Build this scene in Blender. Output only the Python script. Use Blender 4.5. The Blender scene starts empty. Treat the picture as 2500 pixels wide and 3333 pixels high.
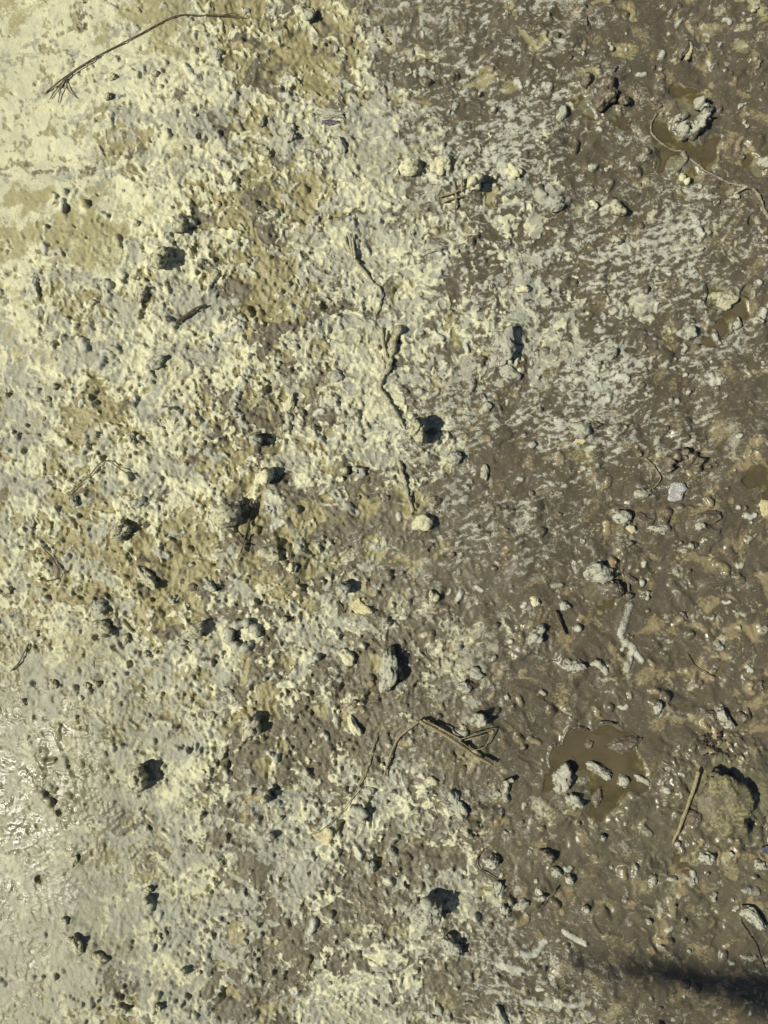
import bpy, bmesh, math, random
import numpy as np
from mathutils import Vector, noise as mnoise

# ------------------------------------------------------------------ camera, sky, sun
S = 0.0005                      # metres per unit of the ground plan (2500 x 3333 units)
CU, CV = 1250.0, 1666.5
CAM_H = 1.25
SUN_EL, SUN_TURN = 47.0, 12.0    # elevation; shadows run to +x and a little to +y
scene = bpy.context.scene
cam_data = bpy.data.cameras.new('camera')
cam = bpy.data.objects.new('camera', cam_data)
scene.collection.objects.link(cam)
cam.location = (0, 0, CAM_H)
cam.rotation_euler = (0, 0, 0)
cam_data.sensor_fit = 'HORIZONTAL'; cam_data.sensor_width = 36.0; cam_data.lens = 36.0
cam_data.clip_start = 0.01; cam_data.clip_end = 200.0
scene.camera = cam
LIGHT = Vector((-math.cos(math.radians(SUN_EL))*math.cos(math.radians(SUN_TURN)),
                -math.cos(math.radians(SUN_EL))*math.sin(math.radians(SUN_TURN)),
                math.sin(math.radians(SUN_EL))))
world = bpy.data.worlds.new('World'); scene.world = world; world.use_nodes = True
wn = world.node_tree.nodes; wl = world.node_tree.links
sky = wn.new('ShaderNodeTexSky'); sky.sky_type = 'NISHITA'; sky.sun_disc = False
sky.air_density = 0.8; sky.ozone_density = 0.6
sky.sun_elevation = math.radians(SUN_EL)
sky.sun_rotation = math.atan2(LIGHT.x, LIGHT.y)
wl.new(sky.outputs['Color'], wn['Background'].inputs['Color'])
wn['Background'].inputs['Strength'].default_value = 0.05
sun_data = bpy.data.lights.new('sun', 'SUN'); sun_data.energy = 5.0
sun_data.angle = math.radians(0.53); sun_data.color = (1.0, 0.965, 0.835)
sun = bpy.data.objects.new('sun', sun_data); scene.collection.objects.link(sun)
sun.location = LIGHT*10
sun.rotation_euler = LIGHT.to_track_quat('Z', 'Y').to_euler()
scene.view_settings.view_transform = 'Standard'; scene.view_settings.look = 'None'
scene.view_settings.exposure = -0.08; scene.view_settings.gamma = 1.0
scene.view_settings.use_curve_mapping = False
scene.cycles.max_bounces = 5

# ------------------------------------------------------------------ helpers
rng = np.random.default_rng(7)
random.seed(7)
C = scene.collection
def W(u, v, z=0.0):
    return Vector(((u-CU)*S, (CV-v)*S, z))
def sstep(a, b, x):
    t = np.clip((x-a)/(b-a), 0, 1); return t*t*(3-2*t)
PERM = rng.permutation(256).astype(np.int32); PERM = np.concatenate([PERM, PERM])
ANG = np.linspace(0, 2*np.pi, 256, endpoint=False)
GX = np.cos(ANG).astype(np.float32); GY = np.sin(ANG).astype(np.float32)
def perlin(x, y):
    xi = np.floor(x).astype(np.int32); yi = np.floor(y).astype(np.int32)
    xf = (x-xi).astype(np.float32); yf = (y-yi).astype(np.float32)
    x0 = xi & 255; y0 = yi & 255; x1 = (xi+1) & 255; y1 = (yi+1) & 255
    def g(a, b, dx, dy):
        k = PERM[PERM[a]+b]; return GX[k]*dx + GY[k]*dy
    fu = xf*xf*xf*(xf*(xf*6-15)+10); fv = yf*yf*yf*(yf*(yf*6-15)+10)
    a = g(x0, y0, xf, yf); b = g(x1, y0, xf-1, yf)
    c = g(x0, y1, xf, yf-1); d = g(x1, y1, xf-1, yf-1)
    t0 = a+fu*(b-a); t1 = c+fu*(d-c)
    return (t0+fv*(t1-t0))*1.5
def fbm(x, y, scale, oct=4, gain=0.5, lac=2.03, off=0.0):
    s = np.zeros(np.broadcast(x, y).shape, np.float32); a = 1.0; f = 1.0/scale
    for i in range(oct):
        s += a*perlin(x*f+off+17.3*i, y*f+off*1.7+9.1*i); a *= gain; f *= lac
    return s
def ridged(x, y, scale, oct=3, off=0.0):
    s = np.zeros(x.shape, np.float32); a = 1.0; f = 1.0/scale; t = 0
    for i in range(oct):
        s += a*(1-np.abs(perlin(x*f+off+5.3*i, y*f-off+3.1*i))*1.6); t += a; a *= .5; f *= 2.1
    return s/t
def uniform(n, ref):
    """noise -> its own cumulative share (0..1), so that coverage maps are honoured"""
    q = np.quantile(ref, np.linspace(0, 1, 129)); return np.interp(n, q, np.linspace(0, 1, 129)).astype(np.float32)
def tag(o, label=None, cat=None, group=None, kind=None):
    if label: o['label'] = label
    if cat: o['category'] = cat
    if group: o['group'] = group
    if kind: o['kind'] = kind
    return o
def link(name, mesh, parent=None):
    o = bpy.data.objects.new(name, mesh); C.objects.link(o)
    if parent: o.parent = parent
    return o
def smooth(me):
    me.polygons.foreach_set('use_smooth', np.ones(len(me.polygons), bool)); me.update()

# ------------------------------------------------------------------ materials
def nodes_of(name):
    m = bpy.data.materials.new(name); m.use_nodes = True
    nt = m.node_tree
    return m, nt, nt.nodes['Principled BSDF']
class NT:
    def __init__(s, nt): s.nt = nt
    def n(s, t, **k):
        x = s.nt.nodes.new(t)
        for a, b in k.items(): setattr(x, a, b)
        return x
    def put(s, sock, val):
        if hasattr(val, 'is_linked') or hasattr(val, 'links'): s.nt.links.new(val, sock)
        elif isinstance(val, (tuple, list)) and len(val) == 3 and sock.type == 'RGBA': sock.default_value = (*val, 1)
        else: sock.default_value = val
    def math(s, op, a, b=0.0, clamp=False):
        x = s.n('ShaderNodeMath', operation=op, use_clamp=clamp); s.put(x.inputs[0], a); s.put(x.inputs[1], b); return x.outputs[0]
    def mix(s, f, a, b):
        x = s.n('ShaderNodeMix', data_type='RGBA'); s.put(x.inputs[0], f); s.put(x.inputs[6], a); s.put(x.inputs[7], b); return x.outputs[2]
    def mixf(s, f, a, b):
        x = s.n('ShaderNodeMix', data_type='FLOAT'); s.put(x.inputs[0], f); s.put(x.inputs[2], a); s.put(x.inputs[3], b); return x.outputs[0]
    def step(s, v, a, b):
        x = s.n('ShaderNodeMapRange', interpolation_type='SMOOTHSTEP'); s.put(x.inputs[0], v); s.put(x.inputs[1], a); s.put(x.inputs[2], b); return x.outputs[0]
    def noise(s, vec, scale, detail=3.0, rough=0.55):
        x = s.n('ShaderNodeTexNoise'); s.nt.links.new(vec, x.inputs['Vector'])
        x.inputs['Scale'].default_value = scale; x.inputs['Detail'].default_value = detail; x.inputs['Roughness'].default_value = rough
        return x.outputs['Fac']
    def attr(s, name):
        x = s.n('ShaderNodeAttribute', attribute_name=name); return x
    def split(s, col):
        x = s.n('ShaderNodeSeparateColor'); s.nt.links.new(col, x.inputs[0]); return x.outputs
BROWN_A, BROWN_B = (0.107, 0.089, 0.062), (0.103, 0.088, 0.052)
OCHRE = (0.33, 0.26, 0.13)
TAN = (0.245, 0.215, 0.100)
OLIVE = (0.34, 0.30, 0.135)
GREYF, GREYB = (0.49, 0.485, 0.37), (0.25, 0.25, 0.195)
CREAM, CREAM2 = (0.665, 0.64, 0.415), (0.54, 0.53, 0.36)
DUST = (0.47, 0.47, 0.36)

def ground_material():
    m, nt, bs = nodes_of('mud_ground'); T = NT(nt)
    pos = T.n('ShaderNodeNewGeometry').outputs['Position']
    a1 = T.attr('layer_a'); r1 = T.split(a1.outputs['Color']); crust, grey, tan = r1[0], r1[1], r1[2]; wet = a1.outputs['Alpha']
    a2 = T.attr('layer_b'); r2 = T.split(a2.outputs['Color']); dust, ochre, olive = r2[0], r2[1], r2[2]; damp = a2.outputs['Alpha']
    nf = T.noise(pos, 900, 3, .6); nm = T.noise(pos, 260, 4, .6); nl = T.noise(pos, 45, 4, .6); ns = T.noise(pos, 12, 3)
    nv = T.noise(pos, 2200, 2, .6)
    brown = T.mix(T.step(nl, .38, .62), BROWN_A, BROWN_B)
    brown = T.mix(T.math('MULTIPLY', T.step(nm, .5, .75), .35), brown, (0.140, 0.115, 0.078))
    brown = T.mix(T.math('MULTIPLY', T.step(nf, .55, .8), .4), brown, (0.06, 0.05, 0.038))
    brown = T.mix(T.math('MULTIPLY', T.math('SUBTRACT', 1.0, damp), .75), brown, T.mix(nm, (0.118, 0.104, 0.066), (0.19, 0.165, 0.10)))
    och = T.step(T.math('ADD', ochre, T.math('ADD', T.math('MULTIPLY', T.math('SUBTRACT', nm, .5), .75), T.math('MULTIPLY', T.math('SUBTRACT', nf, .5), .3))), -.06, .26)
    brown = T.mix(T.math('MULTIPLY', och, .62), brown, T.mix(nf, OCHRE, (0.40, 0.325, 0.18)))
    tf = T.step(T.math('ADD', tan, T.math('MULTIPLY', T.math('SUBTRACT', nm, .5), .22)), -.03, .04)
    tcol = T.mix(T.step(nl, .35, .65), TAN, (0.31, 0.272, 0.135))
    tcol = T.mix(T.math('MULTIPLY', T.step(nf, .56, .8), .35), tcol, (0.20, 0.16, 0.08))
    col = T.mix(tf, brown, tcol)
    # dried crust: a thin greyish film, thicker cream coat on top of it
    cs = T.math('ADD', crust, T.math('ADD', T.math('MULTIPLY', T.math('SUBTRACT', nm, .5), .40), T.math('MULTIPLY', T.math('SUBTRACT', nf, .5), .40)))
    cf = T.step(cs, -.10, .10)
    gcol = T.mix(T.step(nf, .34, .66), GREYB, GREYF)
    gcol = T.mix(T.step(nl, .42, .68), gcol, T.mix(nm, (0.30, 0.30, 0.24), (0.50, 0.50, 0.395)))
    gs = T.math('ADD', grey, T.math('ADD', T.math('MULTIPLY', T.math('SUBTRACT', nm, .5), .65), T.math('MULTIPLY', T.math('SUBTRACT', nf, .5), .55)))
    gf = T.step(gs, -.14, .18)
    ccol = T.mix(T.step(nl, .35, .65), CREAM, CREAM2)
    ccol = T.mix(T.math('MULTIPLY', T.step(nf, .48, .75), .42), ccol, (0.42, 0.39, 0.245))
    kcol = T.mix(gf, gcol, ccol)
    of = T.step(T.math('ADD', olive, T.math('MULTIPLY', T.math('SUBTRACT', nm, .5), .45)), -.06, .12)
    kcol = T.mix(T.math('MULTIPLY', of, .8), kcol, T.mix(nm, OLIVE, (0.28, 0.245, 0.11)))
    col = T.mix(T.math('MULTIPLY', cf, T.mixf(gf, .86, 1.0)), col, kcol)
    # powder on crests
    df = T.step(T.math('ADD', dust, T.math('ADD', T.math('MULTIPLY', T.math('SUBTRACT', nf, .5), 1.5), T.math('MULTIPLY', T.math('SUBTRACT', nm, .5), .8))), .06, .30)
    dcol = T.mix(T.step(nm, .35, .7), (0.56, 0.56, 0.44), (0.42, 0.425, 0.345))
    col = T.mix(T.math('MULTIPLY', df, .92), col, dcol)
    col = T.mix(T.math('MULTIPLY', T.step(nv, .62, .72), .22), col, (0.05, 0.045, 0.03))
    col = T.mix(T.math('MULTIPLY', wet, .92), col, T.mix(T.step(nl, .35, .65), (0.155, 0.147, 0.080), (0.245, 0.238, 0.148)))
    nt.links.new(col, bs.inputs['Base Color'])
    dry = T.math('MAXIMUM', cf, df)
    rough = T.mixf(dry, T.mixf(tf, T.mixf(damp, .68, T.mixf(T.step(nl, .35, .65), .40, .27)), .6), .93)
    rough = T.mixf(wet, rough, T.mixf(T.step(nl, .4, .62), .21, .36))
    nt.links.new(rough, bs.inputs['Roughness'])
    bs.inputs['Specular IOR Level'].default_value = .5
    h = T.math('ADD', T.math('MULTIPLY', nm, 1.0), T.math('MULTIPLY', nf, .45))
    h = T.math('ADD', h, T.math('MULTIPLY', cf, .5)); h = T.math('ADD', h, T.math('MULTIPLY', df, .25))
    b = T.n('ShaderNodeBump'); b.inputs['Distance'].default_value = .0011
    T.put(b.inputs['Strength'], T.mixf(T.math('MULTIPLY', wet, 1.4, True), T.mixf(dry, .13, .62), .34)); nt.links.new(h, b.inputs['Height'])
    nt.links.new(b.outputs[0], bs.inputs['Normal'])
    return m
def clod_material(name, body, body2, powder, amount, rough=.75):
    m, nt, bs = nodes_of(name); T = NT(nt)
    pos = T.n('ShaderNodeNewGeometry').outputs['Position']
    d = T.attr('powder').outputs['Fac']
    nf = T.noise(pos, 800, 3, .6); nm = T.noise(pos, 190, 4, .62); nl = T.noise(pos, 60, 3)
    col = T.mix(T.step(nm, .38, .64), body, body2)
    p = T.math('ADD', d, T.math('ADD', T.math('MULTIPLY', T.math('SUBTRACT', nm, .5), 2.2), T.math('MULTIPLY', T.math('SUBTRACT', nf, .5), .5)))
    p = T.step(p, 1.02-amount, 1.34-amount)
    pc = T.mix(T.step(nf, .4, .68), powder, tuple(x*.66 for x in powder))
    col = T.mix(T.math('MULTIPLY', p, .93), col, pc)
    col = T.mix(T.math('MULTIPLY', T.step(nf, .6, .78), .28), col, (0.06, 0.052, 0.036))
    nt.links.new(col, bs.inputs['Base Color'])
    nt.links.new(T.mixf(p, rough, .95), bs.inputs['Roughness'])
    bs.inputs['Specular IOR Level'].default_value = .35
    b = T.n('ShaderNodeBump'); b.inputs['Distance'].default_value = .0017; b.inputs['Strength'].default_value = .85
    nt.links.new(T.math('ADD', nm, T.math('MULTIPLY', nf, .4)), b.inputs['Height']); nt.links.new(b.outputs[0], bs.inputs['Normal'])
    return m
def fibre_material(name, c1, c2, rough=.6):
    m, nt, bs = nodes_of(name); T = NT(nt)
    tc = T.n('ShaderNodeNewGeometry').outputs['Position']
    nf = T.noise(tc, 420, 4, .6); nm = T.noise(tc, 90, 3)
    col = T.mix(T.step(nf, .35, .65), c1, c2)
    col = T.mix(T.math('MULTIPLY', T.step(nm, .5, .7), .5), col, tuple(x*.45 for x in c1))
    nt.links.new(col, bs.inputs['Base Color']); bs.inputs['Roughness'].default_value = rough
    b = T.n('ShaderNodeBump'); b.inputs['Distance'].default_value = .0014; nt.links.new(nf, b.inputs['Height']); nt.links.new(b.outputs[0], bs.inputs['Normal'])
    return m
def water_material():
    m, nt, bs = nodes_of('muddy_water'); T = NT(nt)
    pos = T.n('ShaderNodeNewGeometry').outputs['Position']
    nl = T.noise(pos, 22, 3); nf = T.noise(pos, 60, 2)
    nt.links.new(T.mix(T.step(nl, .35, .65), (0.106, 0.086, 0.049), (0.132, 0.107, 0.062)), bs.inputs['Base Color'])
    bs.inputs['Roughness'].default_value = .07; bs.inputs['IOR'].default_value = 1.33
    b = T.n('ShaderNodeBump'); b.inputs['Distance'].default_value = .0005; b.inputs['Strength'].default_value = .3
    nt.links.new(nf, b.inputs['Height']); nt.links.new(b.outputs[0], bs.inputs['Normal'])
    tr = T.n('ShaderNodeBsdfTransparent'); tr.inputs[0].default_value = (.90, .85, .74, 1)
    gl = T.n('ShaderNodeBsdfGlossy'); gl.inputs['Roughness'].default_value = .07; nt.links.new(b.outputs[0], gl.inputs['Normal'])
    fr = T.n('ShaderNodeFresnel'); fr.inputs[0].default_value = 1.33; nt.links.new(b.outputs[0], fr.inputs['Normal'])
    clear = T.n('ShaderNodeMixShader'); nt.links.new(fr.outputs[0], clear.inputs[0]); nt.links.new(tr.outputs[0], clear.inputs[1]); nt.links.new(gl.outputs[0], clear.inputs[2])
    mx = T.n('ShaderNodeMixShader')
    nt.links.new(T.math('MULTIPLY', T.step(T.math('ADD', T.attr('depth').outputs['Fac'], T.math('MULTIPLY', T.math('SUBTRACT', nl, .5), 2.0)), .2, 4.5), .86), mx.inputs[0])
    nt.links.new(clear.outputs[0], mx.inputs[1]); nt.links.new(bs.outputs[0], mx.inputs[2])
    nt.links.new(mx.outputs[0], nt.nodes['Material Output'].inputs['Surface'])
    return m
MAT = {
 'ground': ground_material(), 'water': water_material(),
 'dark':  clod_material('clod_dark_olive', (0.150, 0.145, 0.095), (0.25, 0.24, 0.165), (0.56, 0.53, 0.35), .50),
 'grey':  clod_material('clod_grey', (0.14, 0.135, 0.10), (0.22, 0.215, 0.165), (0.48, 0.475, 0.36), .55),
 'cream': clod_material('clod_cream', (0.22, 0.205, 0.14), (0.36, 0.345, 0.25), (0.70, 0.665, 0.43), .72),
 'brown': clod_material('clod_brown', (0.115, 0.095, 0.072), (0.155, 0.125, 0.078), (0.40, 0.37, 0.25), .08, .38),
 'boulder': clod_material('boulder_mud', (0.130, 0.112, 0.072), (0.175, 0.152, 0.092), (0.34, 0.30, 0.14), .18, .42),
 'pale':  clod_material('clod_pale_top', (0.118, 0.10, 0.076), (0.165, 0.135, 0.088), (0.50, 0.495, 0.385), .48, .42),
 'straw': fibre_material('dry_straw', (0.34, 0.29, 0.16), (0.20, 0.165, 0.09)),
 'strawdark': fibre_material('dark_straw', (0.14, 0.115, 0.06), (0.075, 0.06, 0.034)),
 'twig':  fibre_material('muddy_root', (0.52, 0.49, 0.32), (0.22, 0.205, 0.14), .9),
 'wetroot': fibre_material('wet_root', (0.34, 0.31, 0.21), (0.15, 0.13, 0.085), .6),
 'leaf':  fibre_material('pale_leaf', (0.66, 0.58, 0.34), (0.52, 0.45, 0.24), .7),
 'whiteleaf': fibre_material('white_leaf', (0.55, 0.545, 0.50), (0.27, 0.265, 0.25), .6),
 'scrap': fibre_material('violet_scrap', (0.15, 0.145, 0.175), (0.07, 0.068, 0.08), .4),
 'bark':  fibre_material('bark', (0.12, 0.095, 0.07), (0.07, 0.055, 0.04), .9),
 'crumb': fibre_material('dark_crumbs', (0.075, 0.055, 0.038), (0.035, 0.027, 0.02), .8),
}

# ------------------------------------------------------------------ ground plan: coarse maps read row by row
def lines(a, b, step):
    core = np.arange(a, b+step*.5, step); out = []; d = step; x = 0.0
    for i in range(74): d *= 1.031; x += d; out.append(x)
    for i in range(44): d *= 1.17; x += d; out.append(x)
    out = np.array(out)
    return np.concatenate([core[0]-out[::-1], core, core[-1]+out])
GU = lines(-40, 2540, 3.4); GV = lines(-40, 3373, 3.4)
NU, NV = len(GU), len(GV)
U, V = np.meshgrid(GU, GV); U = U.astype(np.float32); V = V.astype(np.float32)
WARPU = U+70*fbm(U, V, 210, 3, .6, off=201.3); WARPV = V+70*fbm(U, V, 210, 3, .6, off=211.9)
def cmap(rows):
    a = np.array(rows, np.float32); nr, nc = a.shape
    x = np.clip(WARPU/2500*(nc-1), 0, nc-1.001); y = np.clip(WARPV/3333*(nr-1), 0, nr-1.001)
    xi = x.astype(np.int32); yi = y.astype(np.int32); fx = x-xi; fy = y-yi
    return ((a[yi, xi]*(1-fx)+a[yi, xi+1]*fx)*(1-fy)+(a[yi+1, xi]*(1-fx)+a[yi+1, xi+1]*fx)*fy).astype(np.float32)
# columns every 250, rows every 303
PALE = cmap([
 [.92,.90,.80,.34,.06,.05,.06,.08,.10,.06,.05],
 [.95,.93,.90,.62,.42,.48,.36,.20,.06,.05,.08],
 [.92,.90,.84,.60,.60,.72,.60,.40,.12,.14,.06],
 [.85,.80,.72,.60,.52,.66,.68,.44,.22,.20,.08],
 [.82,.76,.80,.62,.54,.78,.56,.36,.30,.14,.05],
 [.80,.66,.68,.58,.62,.55,.12,.12,.12,.08,.04],
 [.78,.58,.34,.26,.34,.12,.06,.06,.04,.04,.04],
 [.70,.56,.50,.50,.42,.08,.05,.05,.03,.03,.03],
 [.86,.78,.62,.62,.70,.44,.08,.05,.04,.05,.03],
 [.88,.82,.70,.64,.68,.52,.28,.06,.03,.03,.02],
 [.88,.82,.72,.66,.58,.48,.24,.10,.06,.03,.02],
 [.86,.80,.72,.66,.60,.54,.40,.26,.10,.04,.02]])
GREY = cmap([
 [.10,.22,.30,.30,.30,.60,.80,.80,.70,.40,.40],
 [.10,.15,.25,.30,.50,.60,.60,.70,.60,.50,.60],
 [.15,.12,.25,.35,.60,.60,.50,.60,.70,.60,.60],
 [.25,.25,.30,.35,.60,.60,.45,.60,.65,.65,.60],
 [.55,.50,.30,.45,.40,.35,.50,.70,.65,.65,.60],
 [.50,.45,.45,.45,.40,.40,.65,.75,.70,.70,.60],
 [.45,.50,.45,.40,.40,.60,.75,.75,.70,.70,.60],
 [.40,.50,.45,.40,.50,.60,.60,.60,.60,.60,.60],
 [.55,.65,.65,.55,.50,.50,.55,.60,.60,.60,.60],
 [.60,.65,.60,.62,.60,.50,.55,.60,.60,.60,.60],
 [.65,.70,.68,.65,.58,.50,.60,.60,.60,.60,.60],
 [.65,.68,.60,.58,.58,.55,.62,.65,.60,.60,.60]])
TANM = cmap([
 [.5,.5,.6,.86,.70,.20,.14,.22,.24,.20,.18],
 [.5,.6,.6,.80,.72,.42,.16,.16,.14,.10,.10],
 [.7,.7,.7,.75,.60,.50,.28,.12,.06,.05,.05],
 [.8,.8,.75,.70,.55,.45,.25,.10,.05,.05,.05],
 [.6,.65,.65,.55,.60,.55,.25,.05,.05,.03,.03],
 [.6,.65,.70,.55,.65,.50,.10,.05,.03,.03,.03],
 [.6,.70,.68,.45,.40,.20,.04,.03,.02,.02,.02],
 [.7,.75,.70,.45,.25,.08,.06,.03,.02,.02,.02],
 [.7,.55,.40,.28,.15,.06,.03,.02,.02,.02,.02],
 [.6,.60,.35,.15,.08,.04,.03,.02,.02,.02,.02],
 [.6,.65,.35,.15,.06,.04,.03,.02,.02,.02,.02],
 [.5,.5,.40,.12,.06,.04,.03,.02,.02,.02,.02]])
OCH = cmap([
 [0,0,0,0,0,.05,.10,.15,.25,.25,.22],
 [0,0,0,0,0,0,.08,.10,.12,.28,.22],
 [0,0,0,0,0,0,.05,.06,.10,.15,.15],
 [0,0,0,0,0,.05,.08,.10,.10,.15,.15],
 [0,0,0,0,0,.10,.12,.14,.16,.16,.16],
 [0,0,0,0,.05,.08,.14,.16,.18,.18,.30],
 [0,0,0,.05,.05,.05,.10,.14,.18,.20,.28],
 [0,0,0,.05,.05,.08,.14,.20,.24,.30,.30],
 [0,0,0,0,.05,.08,.14,.16,.16,.24,.26],
 [0,0,0,0,.04,.06,.10,.18,.22,.26,.26],
 [0,0,0,0,.04,.05,.10,.20,.30,.26,.20],
 [0,0,0,0,0,.04,.06,.14,.26,.20,.14]])
DUSTM = cmap([
 [0,0,.05,.10,.10,.30,.42,.44,.30,.20,.12],
 [0,0,.05,.10,.20,.40,.48,.42,.22,.10,.10],
 [0,0,.05,.10,.25,.30,.48,.44,.28,.46,.22],
 [0,0,.05,.10,.20,.30,.40,.40,.52,.54,.28],
 [0,0,.05,.10,.20,.30,.40,.44,.56,.44,.16],
 [0,0,.05,.10,.15,.35,.36,.42,.40,.28,.10],
 [0,0,.05,.10,.15,.40,.42,.34,.18,.10,.06],
 [0,0,.10,.15,.20,.22,.28,.12,.08,.06,.05],
 [0,0,.10,.15,.20,.30,.26,.12,.14,.14,.06],
 [0,0,.10,.15,.20,.30,.40,.12,.12,.12,.06],
 [0,0,.10,.15,.20,.30,.34,.26,.16,.10,.08],
 [0,0,.10,.15,.20,.35,.46,.40,.30,.16,.06]])
WETM = cmap([
 [0]*11,[0]*11,[0]*11,[0]*11,[0]*11,[0]*11,[0]*11,
 [.25,.10,0,0,0,0,0,0,0,0,0],
 [1.0,.9,.22,0,0,0,0,0,0,.05,.1],
 [1.0,.9,.25,0,0,0,0,.1,.2,.2,.2],
 [.95,.6,.12,0,0,0,0,0,.08,.1,.1],
 [.6,.25,.05,0,0,0,0,0,0,0,0]])
ROUGHM = cmap([
 [.15,.18,.45,.9,.9,.9,.9,.9,.9,.9,.9],
 [.12,.25,.6,.9,1.,1.,1.,1.,1.,1.,1.],
 [.15,.35,.8,1.,1.1,1.1,1.2,1.,.9,1.,1.],
 [.45,.7,1.,1.1,1.1,1.2,1.1,1.,.9,.9,1.],
 [.7,.8,1.,1.1,1.1,1.1,1.1,.9,.9,.9,.9],
 [.7,.9,1.,1.1,1.1,1.,.9,.9,.9,.9,1.],
 [.9,1.,1.,1.,1.,.9,.8,.9,1.,1.,1.],
 [.9,1.,1.,1.,.9,.8,.8,.9,1.,1.1,1.],
 [.7,.8,1.,.9,1.,1.,.9,.9,1.,1.1,1.],
 [.7,.7,.9,.8,.9,1.,1.,1.1,1.1,1.1,1.1],
 [.6,.7,.8,.7,.8,.9,.9,1.,1.,1.,.9],
 [.6,.7,.7,.8,.9,.9,.9,1.,1.,.9,.8]])
OLV = cmap([
 [.30,.55,.35,.1,0,0,0,0,0,0,0],
 [.45,.40,.12,0,0,0,0,0,0,0,0],
 [.75,.55,.10,0,0,0,0,0,0,0,0],
 [.55,.30,.0,0,0,0,0,0,0,0,0],
 [.10,.05,0,0,0,0,0,0,0,0,0],
 [.15,.1,0,0,0,0,0,0,0,0,0]]+[[.2,.1,0,0,0,0,0,0,0,0,0]]*6)

# ------------------------------------------------------------------ relief
brownzone = sstep(1100, 1800, WARPU+.10*(1666-WARPV))
ROUGHM = ROUGHM*(1-.38*brownzone)*(1-.58*np.clip(WETM*1.3, 0, 1)*sstep(900, 500, U))
PALE = (PALE*(1-.6*brownzone*sstep(.36, .14, PALE))).astype(np.float32)
TANM = np.maximum(TANM, .93*sstep(1000, 450, WARPU)*(1-.55*sstep(2150, 2700, WARPV)*sstep(150, 500, WARPU))).astype(np.float32)
DUSTM = np.clip(DUSTM*1.12-.10, 0, 1); TANM = TANM*(1-.68*brownzone); OLV = OLV*.55; OCH = OCH*.8
GREY = np.clip(GREY+.09, 0, 1); OCH = OCH*(1+.4*sstep(2000, 2400, U)); WETM = WETM.copy()
inner = (U > -300) & (U < 2800) & (V > -300) & (V < 3633)
pick = np.flatnonzero(inner)[::13]
wx = fbm(U, V, 130, 3, off=3.7); wy = fbm(U, V, 130, 3, off=11.9)
wu = U+wx*26; wv = V+wy*26
H = fbm(U, V, 520, 3, off=1.3)*16
low = sstep(1750, 2350, V)
H += -0.13*np.clip(820-U, 0, 1400)*low+.07*np.clip(V-2000, 0, 1500)*sstep(900, 200, U) - 0.035*np.clip(500-U, 0, 1400)*(1-low)
mid = fbm(wu, wv, 92, 4, .52, off=21.1)
wetz = np.clip(WETM*1.3, 0, 1)*sstep(900, 500, U)
H += mid*7.0*ROUGHM*(1-.62*wetz)
H += (fbm(U, V*1.5, 20, 2, .6, off=401.1)*1.7)*wetz
H += (ridged(wu, wv, 150, 2, off=40.2)-.6)*6*ROUGHM*sstep(1000, 1700, U)
fine = fbm(wu, wv, 26, 3, .5, off=31.7)
H += fine*3.3*np.clip(ROUGHM, .12, 2)*(1-.68*brownzone)
OTOP = np.zeros_like(H); _c, _q = math.cos(math.radians(-22)), math.sin(math.radians(-22)); _bl = sstep(1400, 2300, V)
r1 = ridged((wu*_c+wv*_q)/2.3, -wu*_q+wv*_c, 84, 2, off=301.1); _c, _q = math.cos(math.radians(32)), math.sin(math.radians(32))
r2 = ridged((wu*_c+wv*_q)/2.3, -wu*_q+wv*_c, 84, 2, off=311.1)
H += (r1*(1-_bl)+r2*_bl-.6)*13.0*brownzone*(.55+.45*fbm(U, V, 300, 2, off=321.0))
wr = ridged((wu*.93-wv*.37)/2.6, wu*.37+wv*.93, 34, 2, off=331.0)*(1-_bl)+ridged((wu*.85+wv*.53)/2.6, -wu*.53+wv*.85, 34, 2, off=341.0)*_bl
H += (wr-.6)*5.0*brownzone*sstep(-.5, .4, fbm(U, V, 240, 2, off=351.0))
TOP = np.zeros_like(H); POW = np.zeros_like(H); OTOP = np.zeros_like(H); KEEP = np.zeros_like(H)

def stamp(path, rad, height, top=0.0, soft=1.0, keep=0.0, och=0.0):
    """a rounded ridge or lump along a path, added to the relief"""
    path = np.array(path, float); R = rad*1.05
    i0, i1 = np.searchsorted(GU, [path[:, 0].min()-R, path[:, 0].max()+R]); j0, j1 = np.searchsorted(GV, [path[:, 1].min()-R, path[:, 1].max()+R])
    if i1-i0 < 2 or j1-j0 < 2: return
    u = U[j0:j1, i0:i1]; v = V[j0:j1, i0:i1]; d = np.full(u.shape, 1e9, np.float32)
    if len(path) == 1: d = np.hypot(u-path[0, 0], v-path[0, 1])
    else:
        for a, b in zip(path[:-1], path[1:]):
            ab = b-a; L2 = (ab**2).sum()+1e-6
            t = np.clip(((u-a[0])*ab[0]+(v-a[1])*ab[1])/L2, 0, 1)
            d = np.minimum(d, np.hypot(u-a[0]-t*ab[0], v-a[1]-t*ab[1]))
    wob = 1+.30*wx[j0:j1, i0:i1]+.22*fine[j0:j1, i0:i1]
    q = np.clip(1-(d/(rad*wob))**2, 0, 1)
    p = np.sqrt(q) if soft < 1 else q
    H[j0:j1, i0:i1] += height*p
    if top: TOP[j0:j1, i0:i1] = np.maximum(TOP[j0:j1, i0:i1], p*top)
    if och: OTOP[j0:j1, i0:i1] = np.maximum(OTOP[j0:j1, i0:i1], p*och)
    if keep: KEEP[j0:j1, i0:i1] = np.maximum(KEEP[j0:j1, i0:i1], np.clip(p*2, 0, 1)*keep)
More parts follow.
